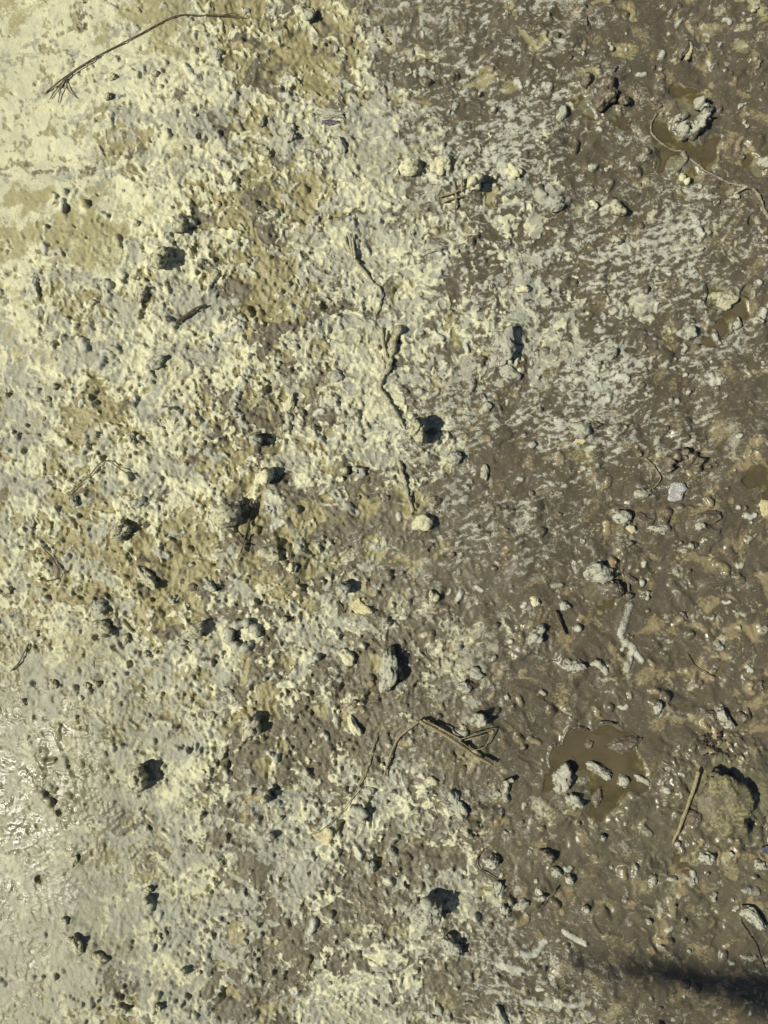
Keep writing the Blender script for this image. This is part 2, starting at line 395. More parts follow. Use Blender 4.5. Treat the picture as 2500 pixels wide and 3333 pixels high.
def sample(arr, u, v):
    i = int(np.clip(np.searchsorted(GU, u), 1, NU-1)); j = int(np.clip(np.searchsorted(GV, v), 1, NV-1))
    fu = (u-GU[i-1])/(GU[i]-GU[i-1]); fv = (v-GV[j-1])/(GV[j]-GV[j-1])
    return float((arr[j-1, i-1]*(1-fu)+arr[j-1, i]*fu)*(1-fv)+(arr[j, i-1]*(1-fu)+arr[j, i]*fu)*fv)
def wander(u, v, n, step, ang=None, curl=.7):
    ang = rng.uniform(0, 2*np.pi) if ang is None else ang; p = [(u, v)]
    for k in range(n):
        ang += rng.normal(0, curl); u += math.cos(ang)*step; v += math.sin(ang)*step; p.append((u, v))
    return p

# ------------------------------------------------------------------ puddles: hollows first, water sheets later
PUDDLES = [
 ('largest muddy puddle, holding pale lumps, left of the straight straw stick', [(1905,2440,75),(1990,2440,85),(2045,2500,55),(1985,2545,85),(1960,2625,55),(1835,2480,55),(2075,2545,40),(1790,2545,28)]),
 ('narrow muddy puddle along the right side of the brown boulder', [(2445,2560,55),(2480,2630,45),(2330,2485,36),(2270,2560,40),(2395,2490,30)]),
 ('small crescent puddle under the knobbly worm-cast heap', [(1935,1915,42),(1985,1940,46),(2020,1910,34)]),
 ('muddy puddle round the curled ring of mud, with a root across it', [(2165,430,70),(2240,480,70),(2310,500,55),(2250,330,60),(2210,300,42),(2170,520,45),(2245,555,42),(2330,460,38)]),
 ('muddy puddle round the dark flat clod near the right edge', [(2330,960,52),(2400,1010,46),(2345,1060,48),(2310,1110,34),(2430,950,30)]),
 ('shallow muddy puddle beside the tall dark clod at the top', [(1895,330,40),(1915,375,30),(2000,375,34),(2030,400,28)]),
 ('tiny muddy puddle above the dark arch-shaped clod', [(2215,1490,30),(2245,1510,26)]),
 ('muddy puddle cut off by the right edge, beside low mounds', [(2470,1545,46),(2500,1600,40),(2440,1565,26)]),
 ('small muddy puddle just below the straight straw stick', [(2205,2790,20),(2222,2812,18),(2236,2836,15),(2196,2766,12)]),
 ('small muddy puddle at the right edge under the root end', [(2440,520,30),(2460,560,30),(2440,720,26)]),
]
PFIELDS = []
for pk, (lab, cs) in enumerate(PUDDLES):
    grow = 1.22 if pk == 0 else 1.2 if pk in (1, 2) else .72
    f = np.zeros_like(H)
    uu = U+wx*16+fine*7; vv = V+wy*16-fine*6
    for (u, v, r) in cs: f += np.clip(1.0-((uu-u)**2+(vv-v)**2)/(r*r*grow), 0, 1)
    f = np.minimum(f, 1.2)
    lev = float(np.quantile(H[f > .35], .36 if pk == 0 else .28))
    WETM = np.maximum(WETM, .55*sstep(-.0, .25, f)).astype(np.float32)
    m = sstep(0.02, .40, f)
    H = H*(1-m)+(lev-5.0*np.clip(f, 0, 1)+(H-lev)*.28)*m
    band = (f > 0) & (f < .12)
    H = np.where(band, np.maximum(H, lev+1.2+3*(.12-f)/.12), H)
    PFIELDS.append((lab, f, lev))
WATERF = np.max([f for _, f, _ in PFIELDS], axis=0)

# ------------------------------------------------------------------ crust, film and powder fields
n_small = fbm(wu, wv, 58, 3, .6, off=51.3)
n_tiny = fbm(U+wx*8, V+wy*8, 19, 3, .62, off=55.9)
n_large = fbm(U+wx*40, V+wy*40, 330, 4, .55, off=61.9)
n_thread = ridged(wu, wv, 40, 3, off=71.4)
big_u = uniform(n_large, n_large.ravel()[pick])
crn = .72*n_small+.52*n_tiny+.35*n_thread+.60*n_large+.22*mid; crn = uniform(crn, crn.ravel()[pick])
PALE = np.clip(PALE+(.5-big_u)*.35*(1-brownzone)*sstep(.97, .75, PALE), 0, 1.05)
crust = PALE-crn
rim = np.exp(-((crust-.05)/.075)**2)
drywet = 1-.8*np.clip(WETM*1.3, 0, 1)
H += sstep(-.08, .14, crust)*(2.2+1.2*rim)*np.clip(ROUGHM, .2, 1.2)*drywet
lace = ridged(U+wx*22, V+wy*22, 30, 2, off=91.2)
g_n = .75*fbm(wu, wv, 85, 4, .6, off=81.7)+.42*n_tiny+.55*fbm(U, V, 300, 3, off=87.7)-.3*fine-2.1*(lace-.6)*sstep(500, 1100, U)
g_n = uniform(g_n, g_n.ravel()[pick])
grey = np.clip(1.02-GREY, 0, 1)-g_n      # cream coat: positive where thick
H += sstep(-.10, .16, grey)*sstep(-.05, .12, crust)*2.2*np.clip(ROUGHM, .2, 1.2)*drywet
tan_n = uniform(fbm(wu, wv, 120, 4, .5, off=101.3)+.55*mid, (fbm(wu, wv, 120, 4, .5, off=101.3)+.55*mid).ravel()[pick])
tan = TANM-tan_n
H -= sstep(0, .1, tan)*1.6*(crust < 0)
ol_n = uniform(n_large+.25*n_small, (n_large+.25*n_small).ravel()[pick])
olive = OLV-ol_n
och_n = uniform(fbm(wu, wv, 75, 5, .55, off=111.9), fbm(wu, wv, 75, 5, .55, off=111.9).ravel()[pick])
ochre = OCH-och_n
# powder lies in streaks: shallow slant above, the other slant below
def turned(ang, ratio):
    c, q = math.cos(ang), math.sin(ang); p_, r_ = U+wx*9+fine*3, V+wy*9; return (p_*c+r_*q)/ratio, -p_*q+r_*c
bl = sstep(1500, 2400, V)
a1, b1 = turned(math.radians(-20), 2.3); a2, b2 = turned(math.radians(28), 2.3)
lacy = (ridged(a1, b1, 26, 3, off=121.7)*(1-bl)+ridged(a2, b2, 26, 3, off=131.2)*bl)
soft_st = fbm(a1, b1, 60, 4, .6, off=123.7)*(1-bl)+fbm(a2, b2, 60, 4, .6, off=133.2)*bl
c1, d1 = turned(math.radians(-20), 1.9); c2, d2 = turned(math.radians(28), 1.9)
grain = fbm(c1, d1, 15, 3, .7, off=124.1)*(1-bl)+fbm(c2, d2, 15, 3, .7, off=134.6)*bl
st = -1.0*(lacy-.6)+.45*soft_st+.75*fbm(U, V, 280, 3, off=141.5)+1.15*grain-.45*fine-.2*mid
st_u = uniform(st, st.ravel()[pick])
dust = DUSTM-st_u

# ------------------------------------------------------------------ small relief: worm casts, pellets, pits
for k in range(6400):
    u = rng.uniform(-250, 2750); v = rng.uniform(-250, 3583)
    jj = min(max(np.searchsorted(GV, v), 0), NV-1); ii = min(max(np.searchsorted(GU, u), 0), NU-1)
    pale = PALE[jj, ii]; ro = ROUGHM[jj, ii]
    if rng.random() > .25+.8*min(ro, 1.0): continue
    if ro < .3: 
        r = rng.uniform(3.5, 6); stamp([(u, v)], r, rng.uniform(2, 4)); continue
    brown = pale < .3
    if not brown and rng.random() < .35:
        r = rng.uniform(3.8, 7.5); stamp([(u, v)], r, r*rng.uniform(-1.1, .9), soft=.5); continue
    if WATERF[jj, ii] > .1 and rng.random() < .8: continue
    if brown and rng.random() < .56: continue
    t = rng.random()
    if t < .62:
        n = int(rng.integers(1, 4)); r = float(np.clip(rng.lognormal(2.02, .32), 5, 15)); ang = None
        if brown and rng.random() < .5: ang = rng.normal(.5 if v > 1500 else -.35, .4)
        oc = brown and rng.random() < (.5 if v > 1800 else .25)
        stamp(wander(u, v, n, r*1.1, ang), r, r*rng.uniform(.6, 1.15)*(.7 if oc else 1), top=(rng.uniform(.35, 1.0) if not oc and rng.random() < (.6 if brown else .25) else 0), soft=.5, och=rng.uniform(.5, 1) if oc else 0)
    elif t < .86:
        r = float(np.clip(rng.lognormal(1.95, .38), 4.5, 16))
        stamp([(u, v)], r, r*rng.uniform(.8, 1.4), top=(rng.uniform(.4, 1.0) if rng.random() < (.4 if brown else .25) else 0), soft=.5)
    elif not brown:
        r = rng.uniform(5, 10); stamp([(u, v)], r, -r*rng.uniform(.6, 1.1), soft=.5)
    else:
        r = rng.uniform(16, 42); stamp(wander(u, v, 2, r*.8), r, r*rng.uniform(.22, .4))
for k in range(2600):
    u = rng.uniform(-60, 1700); v = rng.uniform(-60, 3393)
    if sample(brownzone, u, v) > .5 or sample(ROUGHM, u, v) < rng.uniform(.1, .5): continue
    if sample(WETM, u, v) > .2 and rng.random() < .7: continue
    r = rng.uniform(3.8, 7.8); stamp(wander(u, v, int(rng.integers(0, 3)), r*.9), r, -r*rng.uniform(.4, 1.2), soft=.5)
# long curved ridges seen in the brown mud
for path, r, h, t in [
 ([(1010,1610),(1050,1640),(1062,1690),(1045,1735),(1010,1750)], 8, 6, .1), ([(975,1590),(940,1640),(935,1700)], 8, 6, .1),
 ([(2130,1890),(2180,1880),(2260,2000),(2310,2060),(2330,2140)], 17, 13, .0), ([(2300,1900),(2380,1870),(2440,1900),(2500,1880)], 20, 14, .15),
 ([(2130,2290),(2180,2320),(2250,2340),(2290,2320)], 15, 14, .25), ([(2040,2090),(2060,2110),(2090,2150)], 9, 10, .8), ([(2060,2120),(2040,2180)], 8, 9, .7),
 ([(2050,1970),(2020,2070),(2035,2100)], 8, 8, .5), ([(2440,2230),(2500,2210)], 18, 12, 0), ([(1690,3100),(1740,3110),(1775,3070)], 9, 9, .7),
 ([(1840,3035),(1900,3070)], 9, 10, .9), ([(1705,3262),(1760,3270)], 8, 8, .7), ([(1815,3255),(1860,3275),(1900,3270)], 8, 8, .7),
 ([(1620,3140),(1700,3160)], 8, 7, .9), ([(2150,3080),(2210,3130)], 9, 8, .3), ([(2200,3040),(2320,3090)], 9, 7, .1),
 ([(1660,2050),(1750,2120)], 10, 7, 0), ([(2270,1700),(2330,1740),(2300,1790)], 18, 15, .1), ([(2080,1680),(2150,1700),(2190,1740)], 14, 12, .2),
 ([(2170,1400),(2140,1440),(2150,1480)], 9, 9, .2), ([(1350,1440),(1380,1490),(1340,1530)], 34, 18, 0), ([(1180,2010),(1210,2030)], 46, 20, .25),
 ([(1490,1480),(1530,1440)], 26, 12, 0), ([(2150,2530),(2200,2560)], 22, 9, 0), ([(1760,2760),(1740,2700),(1770,2660)], 24, 12, 0),
 ([(680,1130),(720,1100),(790,1060)], 12, 9, .6), ([(806,1207),(776,1275),(757,1320),(799,1395)], 11, 12, .6),
 ([(890,1590),(930,1690),(990,1790)], 10, 11, .45), ([(1000,1800),(1060,1860),(1075,1890)], 7, 8, .4), ([(875,1610),(895,1650),(900,1690)], 14, 10, .6),
 ([(1090,1600),(1120,1640),(1160,1670)], 11, 11, .7), ([(1060,2110),(1110,2130)], 10, 9, .5),
 ([(170,2410),(190,2450),(230,2530)], 13, -8, 0), ([(110,2470),(115,2580)], 14, 12, 0), ([(330,2440),(350,2420)], 12, 13, 0), ([(310,2500),(320,2560)], 14, 12, 0)]:
    stamp(path, r*1.35, h*(.6 if t > .05 or h < 0 else .45), top=t, soft=.5 if t > .4 else 1.0)
for u, v, r in [(652,445,15),(676,452,10),(181,2656,13),(113,2878,14),(304,2078,13),(352,1990,15),(345,2030,16),(98,2062,8),(1183,2560,10),(1115,2690,20),(1060,990,14),(1385,560,10)]:
    stamp([(u, v)], r, -r*1.2, soft=.5)

# ------------------------------------------------------------------ catalogue of single clods
# u, v, kind, half-length, half-width, turn(deg), height factor, tone, label
CLODS = [
 (1348,1403,'cluster',46,38,80,1.4,'dark','round grey clod with a black shadow at the lower end of the long root'),
 (1393,2957,'cluster',58,48,30,1.25,'grey','biggest knobbly grey clod standing alone on brown mud near the bottom'),
 (1468,3070,'flat',46,28,-50,.7,'grey','flat wedge-shaped grey lump just below the knobbly pale clod'),
 (1823,2528,'cluster',58,44,70,1.1,'pale','largest pale lump standing in the left end of the big puddle'),
 (1868,2603,'cluster',44,24,-40,1.1,'pale','pointed pale lump at the lower left rim of the big puddle'),
 (1951,2508,'long',50,24,-22,.95,'pale','elongated pale lump in the middle of the big puddle'),
 (2030,2543,'round',24,22,0,.95,'pale','small round pale-topped lump near the right shore of the big puddle'),
 (2092,2540,'long',34,15,-20,.8,'pale','slim pale lump on the right shore of the big puddle'),
 (1948,2592,'long',36,17,75,.8,'brown','brown finger-like lump in the lower part of the big puddle'),
 (2035,2420,'long',62,25,18,.85,'brown','long brown lump along the upper right shore of the big puddle'),
 (1918,2425,'round',20,16,60,.8,'brown','small brown hump at the upper side of the big puddle'),
 (2352,2598,'boulder',128,80,-58,.54,'boulder','big brown mud-coated boulder, the largest lump of all, right of the straw stick'),
 (2250,2650,'round',28,22,50,.9,'brown','rounded brown lump between the straw stick and the big boulder'),
 (2448,2985,'long',56,26,-42,1.0,'pale','slanting pale-topped lump near the right edge above the soft shadow'),
 (2294,2784,'round',28,24,0,.95,'pale','round pale-topped lump below the big boulder'),
 (2470,2815,'cluster',30,22,40,.9,'pale','pale knobbly lump at the right edge below the big boulder'),
 (2358,2338,'long',48,26,-60,1.1,'pale','pale-topped lump with a dark shadow above the patch of dark crumbs'),
 (2315,2330,'round',22,20,0,.9,'brown','brown lump touching the pale lump above the dark crumbs'),
 (2412,2335,'round',22,20,0,.9,'brown','small brown bump right of the pale lump above the dark crumbs'),
 (2135,2300,'round',24,16,80,.95,'pale','narrow grey-topped lump at the left end of a long brown ridge'),
 (1936,1862,'cluster',64,42,10,.95,'grey','large knobbly worm-cast heap with pale top on the brown mud'),
 (1982,1915,'pellets',46,28,-10,.9,'brown','heap of small brown worm-cast pellets in a crescent puddle'),
 (2062,1890,'long',32,16,-40,.8,'brown','smooth brown lump right of the worm-cast heap'),
 (2046,1940,'round',16,14,0,.9,'brown','small brown pellet lower right of the worm-cast heap'),
 (2022,1685,'round',34,27,-20,1.1,'pale','pale rounded lump up the slope from the worm-cast heap'),
 (2090,1690,'long',40,18,-15,.8,'brown','brown curved lump touching the pale rounded lump'),
 (2140,1722,'long',38,15,-8,.8,'pale','thin pale-topped bar of mud below the brown curved lump'),
 (2290,1690,'long',60,26,20,.75,'brown','broad smooth brown hump near the right side at mid height'),
 (2270,1712,'round',22,18,0,.9,'pale','pale-topped lump on the lower edge of the broad brown hump'),
 (1374,1702,'round',38,29,15,1.0,'cream','smooth cream pebble-like lump at the lower tip of the root'),
 (1408,1940,'cluster',32,22,80,1.1,'dark','dark lump beside a cream and ochre patch in the brown middle'),
 (1740,2067,'cluster',42,34,60,1.1,'grey','grey knobbly clod just left of the short dark stick'),
 (1860,2165,'cluster',46,30,10,.8,'pale','pale crumbly lump below the short dark stick'),
 (1838,1969,'long',22,15,-25,.9,'pale','small pale capsule-shaped lump above the short dark stick'),
 (1740,1955,'long',20,14,-20,.9,'cream','small cream bean-shaped lump between heap and short stick'),
 (1947,2180,'worm',34,11,-30,.9,'pale','pale hook-shaped worm cast on brown mud right of the crumbly lump'),
 (1265,2185,'cluster',82,44,82,1.0,'grey','tall upright grey clod with a thin hair across it, above the bent straw'),
 (1544,2190,'cluster',34,22,-10,1.1,'grey','grey branching lump with a dark right side, level with the tall upright clod'),
 (1510,2236,'round',24,20,0,.9,'grey','rounded grey lump lower left of the grey branching lump'),
 (1559,2331,'cluster',32,26,50,1.3,'grey','grey peaked clod with black shadow right of the bent straw tip'),
 (1508,2365,'round',14,12,0,1.1,'dark','small dark pebble under the grey peaked clod'),
 (1153,2361,'long',42,18,-70,1.1,'cream','upright cream lump left of the bent straw tip'),
 (1130,2140,'flat',34,22,-50,.7,'cream','flat cream lump left of the tall upright grey clod'),
 (821,2362,'round',45,36,60,1.25,'dark','rounded dark grey clod in a tan hollow, left of the bent straw'),
 (452,2535,'round',50,40,60,1.3,'dark','big dark green-grey clod at the edge of the glossy wet patch'),
 (870,2585,'cluster',27,22,40,1.2,'dark','small dark knobbly clod right of the glossy wet patch'),
 (1206,2573,'round',20,17,0,1.1,'grey','small grey pebble at the upper end of the thin pale hair stem'),
 (1165,2640,'cluster',44,30,-40,1.1,'grey','grey lump with black shadow under the thin pale hair stem'),
 (882,2716,'round',17,15,0,1.0,'grey','small ring-rimmed grey pebble below the small dark knobbly clod'),
 (1206,2825,'round',26,20,80,1.1,'grey','grey clod with dark right flank below the pale leaf scrap'),
 (482,2895,'round',19,17,0,1.1,'dark','dark pebble, upper of the pair in the grey lower left crust'),
 (480,2925,'round',15,13,0,1.1,'dark','dark pebble, lower of the pair in the grey lower left crust'),
 (258,3060,'cluster',44,30,-70,1.1,'dark','olive clod, left of two standing in a tan hollow at the lower left'),
 (335,3100,'cluster',34,24,-40,1.0,'dark','olive clod, right of two standing in a tan hollow at the lower left'),
 (215,2995,'round',20,16,0,1.0,'dark','small olive clod above the two in the tan hollow at the lower left'),
 (396,3266,'cluster',36,28,10,1.1,'dark','dark clod near the bottom edge at the lower left'),
 (527,3259,'round',14,12,40,1.2,'dark','tiny dark pebble right of the dark clod near the bottom edge'),
 (603,3153,'round',17,15,0,1.0,'dark','dark round pebble under a big pale oval flake'),
 (234,2810,'long',24,13,80,1.0,'dark','dark upright pebble in the glossy lower left mud'),
 (151,2240,'round',24,18,-50,1.1,'dark','dark pebble at the upper rim of the glossy wet patch'),
 (267,2242,'round',19,15,50,1.1,'dark','dark pebble, left of a pair above the glossy wet patch'),
 (299,2238,'round',13,12,0,1.1,'dark','dark pebble, right of a pair above the glossy wet patch'),
 (45,2306,'round',20,15,-60,1.1,'dark','dark pebble by the left edge just above the glossy wet patch'),
 (407,1728,'cluster',50,34,35,1.2,'dark','dark ragged clod in a tan hollow, left of the crossed twigs'),
 (482,1880,'cluster',60,34,-55,1.1,'dark','dark ragged clod with long black shadow below the first ragged clod'),
 (746,1677,'pellets',54,44,25,1.15,'dark','dark clod studded with round grey pellets, beside the crossed twigs'),
 (867,1553,'cluster',44,38,50,1.2,'cream','cream and grey clod with a black shadow, upper right of the pellet-studded clod'),
 (838,1440,'cluster',36,28,-30,1.0,'grey','grey lump half sunk in cream crust above the cream and grey clod'),
 (889,1803,'round',48,36,10,1.15,'dark','oval dark grey clod just right of the crossed twigs'),
 (957,1845,'round',26,22,30,1.1,'cream','cream lump with dark hollow eye right of the oval dark clod'),
 (1119,1914,'round',22,20,0,1.3,'grey','small grey stone with a violet top and round shadow'),
 (686,1903,'cluster',32,24,-40,1.1,'grey','grey crumbly lump in a tan patch above the ring of mud'),
 (561,1953,'round',20,18,0,1.1,'grey','small grey lump between ragged clod and the ring of mud'),
 (318,1980,'cluster',46,30,20,1.0,'grey','left of the two hollow grey lumps above the speckled left crust'),
 (332,2045,'cluster',48,32,-30,1.0,'dark','dark broken clod below the left hollow lumps'),
 (400,2085,'round',24,20,0,1.0,'dark','small dark lump right of the dark broken clod'),
 (633,2050,'cluster',42,34,40,1.2,'dark','dark clod casting a black shadow just left of the ring of mud'),
 (585,2090,'round',24,19,0,1.0,'grey','grey lump at the foot of the dark clod left of the ring'),
 (791,2067,'ring',62,16,0,1.1,'grey','round ring of grey mud with a hollow centre'),
 (471,2133,'round',14,12,0,1.2,'dark','dark little stone in a hollow below the dark lumps'),
 (738,2246,'round',22,14,-10,.9,'grey','flat grey pebble in a tan dimple below the ring of mud'),
 (686,2331,'round',18,14,0,1.0,'dark','small dark lump in the grey area below the ring of mud'),
 (925,2015,'round',14,12,0,1.0,'dark','small dark half-buried pebble right of the ring of mud'),
 (98,2070,'round',13,12,0,1.1,'dark','tiny dark stone in a tan dimple near the left edge'),
 (8,1925,'round',22,20,80,1.1,'dark','dark stone cut by the left edge'),
 (245,1629,'round',21,16,-70,1.2,'grey','grey upright pebble on the pale left crust'),
 (452,1638,'cluster',32,24,10,1.1,'grey','grey ragged lump above the dark ragged clod'),
 (433,1426,'round',23,18,-60,1.2,'dark','dark pebble with a black hollow in the cream crust'),
 (512,1185,'cluster',40,32,20,1.1,'grey','grey clod with a black shadow in the cream crust of the left half'),
 (1093,1226,'flat',28,22,0,.8,'grey','flat grey lump in cream crust left of the long root'),
 (940,1312,'long',40,16,70,.8,'cream','slanting cream lump in the middle of the pale crust'),
 (925,1375,'worm',32,11,70,.9,'grey','curved grey worm cast below the slanting cream lump'),
 (1123,1534,'round',15,13,0,1.2,'dark','smooth dark round pellet on a tan flat'),
 (1168,1540,'worm',22,8,-20,.9,'grey','curled grey worm cast right of the dark round pellet'),
 (791,1035,'long',24,15,-50,.9,'grey','small grey capsule lump near the forked twig'),
 (527,860,'cluster',48,40,40,1.2,'dark','big dark clod with shiny facets in the tan upper left'),
 (588,745,'cluster',42,30,40,1.2,'dark','dark ragged clod up right of the clod with shiny facets'),
 (471,962,'long',34,14,60,1.0,'dark','dark slug-shaped lump below the clod with shiny facets'),
 (697,908,'long',40,17,75,1.0,'dark','dark upright knobbly lump right of the clod with shiny facets'),
 (301,983,'round',17,13,0,1.1,'dark','lone dark pebble on the pale crust left of the slug-shaped lump'),
 (177,1259,'round',14,12,0,1.1,'dark','small dark pebble, upper of two on the far left crust'),
 (151,1297,'round',14,12,0,1.1,'dark','small dark pebble, lower of two on the far left crust'),
 (712,664,'round',14,11,-20,1.1,'dark','small dark pellet in the tan upper left, up from the ragged clod'),
 (445,727,'round',13,12,0,1.1,'dark','tiny dark pellet left of the ragged clod'),
 (708,175,'cluster',28,22,-50,1.1,'grey','grey lump with dark shadow below the right end of the grass stem'),
 (1010,57,'round',28,24,30,.9,'grey','blue-grey smooth stone near the top edge right of the grass stem'),
 (369,252,'round',17,13,30,1.1,'dark','dark pellet under the middle of the grass stem'),
 (509,245,'round',15,11,0,1.1,'dark','dark pellet right of the one under the grass stem'),
 (354,317,'round',16,14,50,1.1,'dark','dark crumb below the forked end of the grass stem'),
 (855,398,'long',24,16,70,1.1,'dark','upright dark lump in the pale upper middle'),
 (1074,378,'cluster',58,18,-5,1.0,'grey','row of grey lumps joined together above a violet scrap'),
 (1108,482,'long',32,20,-60,1.0,'grey','grey lump running into a ridge below the violet scrap'),
 (950,455,'cluster',24,18,50,1.0,'grey','grey double lump left of the lump that runs into a ridge'),
 (874,505,'round',15,12,0,1.1,'dark','dark pellet lower left of the grey double lump'),
 (1333,552,'round',36,28,15,1.0,'cream','cream domed lump with a dark right side, upper middle'),
 (1438,545,'cluster',46,34,30,1.0,'cream','broad cream heap right of the cream domed lump'),
 (1536,612,'cluster',36,30,60,1.3,'cream','cream clod casting a round black shadow over straw bits'),
 (1672,565,'cluster',34,26,-40,1.0,'cream','cream lump with a notch, right of the clod over straw bits'),
 (1800,668,'cluster',54,24,22,1.0,'grey','long grey lump with a black right tip in the upper right half'),
 (1932,546,'cluster',22,17,30,1.0,'grey','small grey crumbly lump above the long grey lump'),
 (2003,687,'cluster',38,28,-30,1.0,'dark','dark glistening crumbly clod right of the long grey lump'),
 (1932,668,'long',20,12,-30,.9,'cream','small cream lump between long grey lump and dark crumbly clod'),
 (1966,318,'cluster',58,42,75,1.1,'brown','tall brown clod with a dark ragged top in the upper right'),
 (2022,332,'round',24,18,-30,1.1,'brown','brown lump right of the tall ragged brown clod'),
 (1906,272,'cluster',28,22,60,1.1,'brown','brown lump upper left of the tall ragged brown clod'),
 (1826,370,'long',30,16,75,1.1,'grey','upright grey lump left of the tall ragged brown clod'),
 (2222,160,'long',38,14,80,1.1,'brown','upright dark spike of mud beside a cream flake near the top right'),
 (2245,378,'arch',66,20,-85,1.2,'grey','curled ring of mud with pale lower rim standing in the upper right puddle'),
 (2212,388,'cluster',28,17,20,1.1,'pale','pale lump inside the curled ring of mud'),
 (2232,580,'worm',20,9,-55,1.1,'cream','bright cream bone-shaped lump below the upper right puddle'),
 (2101,497,'cluster',22,15,-60,1.0,'brown','small brown peaked lump at the left shore of the upper right puddle'),
 (2480,540,'cluster',34,26,50,1.0,'grey','grey lumpy clod at the right edge above the root end'),
 (2003,784,'cluster',28,20,-30,1.0,'pale','pale-topped lump below the dark glistening clod'),
 (1638,1124,'cluster',66,48,78,.85,'grey','largest grey lump of the middle, pierced by dark pits'),
 (1650,1212,'cluster',44,28,-20,.9,'grey','grey lump with claw-like edge below the pitted lump'),
 (1408,815,'long',46,20,8,.9,'grey','long cream and grey lump above the centre'),
 (1702,943,'cluster',26,18,-20,1.0,'cream','cream double lump above the pitted grey lump'),
 (1777,943,'round',14,12,0,1.0,'pale','small round pellet right of the cream double lump'),
 (1973,1162,'cluster',54,23,12,1.0,'grey','long grey clod with black shadow at its right tip, right half'),
 (1938,1180,'round',18,13,0,.9,'grey','small grey lump touching the left end of the long grey clod'),
 (1887,1400,'round',38,30,0,1.0,'grey','rounded grey lump between two cream flakes'),
 (1930,1388,'cluster',22,15,10,.9,'brown','brown nub right of the lump between cream flakes'),
 (1476,1490,'round',26,22,20,1.0,'grey','grey lump below right of the round grey clod by the root'),
 (1578,1535,'cluster',34,17,75,.9,'grey','upright double grey lump in the brown middle'),
 (1713,1358,'long',24,12,-5,.9,'grey','smooth grey oval pebble left of the lump between cream flakes'),
 (1585,1324,'round',19,16,70,.9,'grey','grey bean-shaped pebble upper left of the oval pebble'),
 (1522,1360,'long',20,13,-10,.9,'grey','grey pointed pebble left of the oval pebble'),
 (2361,973,'cluster',50,36,10,.8,'dark','dark flat crumbly clod in the puddle near the right edge'),
 (2237,1086,'cluster',40,28,-35,1.0,'grey','grey crumbly lump lower left of the dark clod in the puddle'),
 (2335,1100,'cluster',30,20,-60,1.0,'pale','pale forked lump below the dark clod in the puddle'),
 (2399,1052,'long',24,13,80,1.0,'pale','upright pale lump at the right shore below the dark flat clod'),
 (2222,1523,'arch',58,18,40,1.1,'brown','dark arch-shaped clod above a whitish dead leaf'),
 (2090,1608,'cluster',36,22,20,.9,'pale','pale lump left of the whitish dead leaf'),
 (2165,1395,'flat',18,13,0,.8,'brown','small tan oval pebble above the arch-shaped clod'),
 (1777,2784,'round',32,26,-30,1.1,'brown','brown lump with black shadow, uppermost of three in a slanting row'),
 (1810,2836,'round',22,18,-30,1.1,'pale','pale-topped lump, middle of three in a slanting row'),
 (1853,2860,'round',19,15,-60,1.1,'pale','pale-topped lump, lowest of three in a slanting row'),
 (1600,2805,'round',26,22,40,1.1,'pale','brown lump with a bright pale cap inside a thin curved hair'),
 (1622,2890,'cluster',30,20,70,1.1,'grey','grey upright lump with black shadow below the pale-capped lump'),
 (1638,2955,'cluster',32,22,80,1.0,'pale','upright brown lump with pale foot left of the diagonal twig'),
 (1690,2945,'long',38,15,8,.9,'pale','pale-ridged bar of mud at the lower end of the diagonal twig'),
 (1762,2920,'long',16,11,0,1.0,'pale','pale pebble touching the diagonal twig'),
 (1476,2590,'cluster',34,22,-60,1.1,'grey','upper of two joined grey lumps below the bent straw'),
 (1495,2630,'cluster',46,30,-50,.9,'grey','lower and larger of two joined grey lumps below the bent straw'),
 (1619,2584,'cluster',20,17,20,.9,'grey','small grey nugget right of the two joined grey lumps'),
 (1657,2550,'worm',22,9,60,.9,'pale','pale forked worm cast left of the big puddle'),
 (1404,2538,'long',22,11,-12,.9,'cream','cream capsule lump under the right leg of the bent straw'),
 (1630,3304,'long',42,18,-70,1.0,'grey','upright grey lump cut near the bottom edge, right of centre'),
 (2120,2860,'long',28,14,80,1.0,'pale','upright pale lump below the end of the straw stick'),
 (2186,2860,'long',20,13,0,.9,'grey','grey oval pebble right of the upright pale lump'),
 (1958,2722,'round',12,11,0,1.1,'pale','small pale round pellet under the big puddle'),
]
for u, v, kind, a, b, turn, hf, tone, lab in CLODS:
    if kind == 'ring' or kind == 'arch':
        stamp([(u, v)], a*1.5, 7)
    else:
        if sample(WATERF, u, v) < .05: stamp([(u, v)], max(a, b)*1.6, b*.30)
STRAYS = []   # smaller lumps of the same sort, scattered
tries = 0
while len(STRAYS) < 170 and tries < 9000:
    tries += 1
    u = rng.uniform(15, 2485); v = rng.uniform(15, 3318)
    ro = sample(ROUGHM, u, v)
    if ro < .55 or sample(WATERF, u, v) > .05: continue
    pale = sample(PALE, u, v)
    if pale > .5 and rng.random() < .55: continue
    if any((u-c[0])**2+(v-c[1])**2 < (c[3]+22)**2 for c in CLODS): continue
    if any((u-c[0])**2+(v-c[1])**2 < 34**2 for c in STRAYS): continue
    STRAYS.append((u, v, pale))

# ------------------------------------------------------------------ ground mesh
H += fbm(U, V, 15, 2, .55, off=151.1)*np.clip(ROUGHM, .12, 1)*(3.0-2.6*brownzone)
edge_flat = sstep(5000, 1500, np.maximum(np.abs(U-CU), np.abs(V-CV)))
H *= edge_flat
ochre = np.maximum(ochre, OTOP*.55-.12)
dust = np.maximum(dust, TOP*.62-.12*(1-TOP))
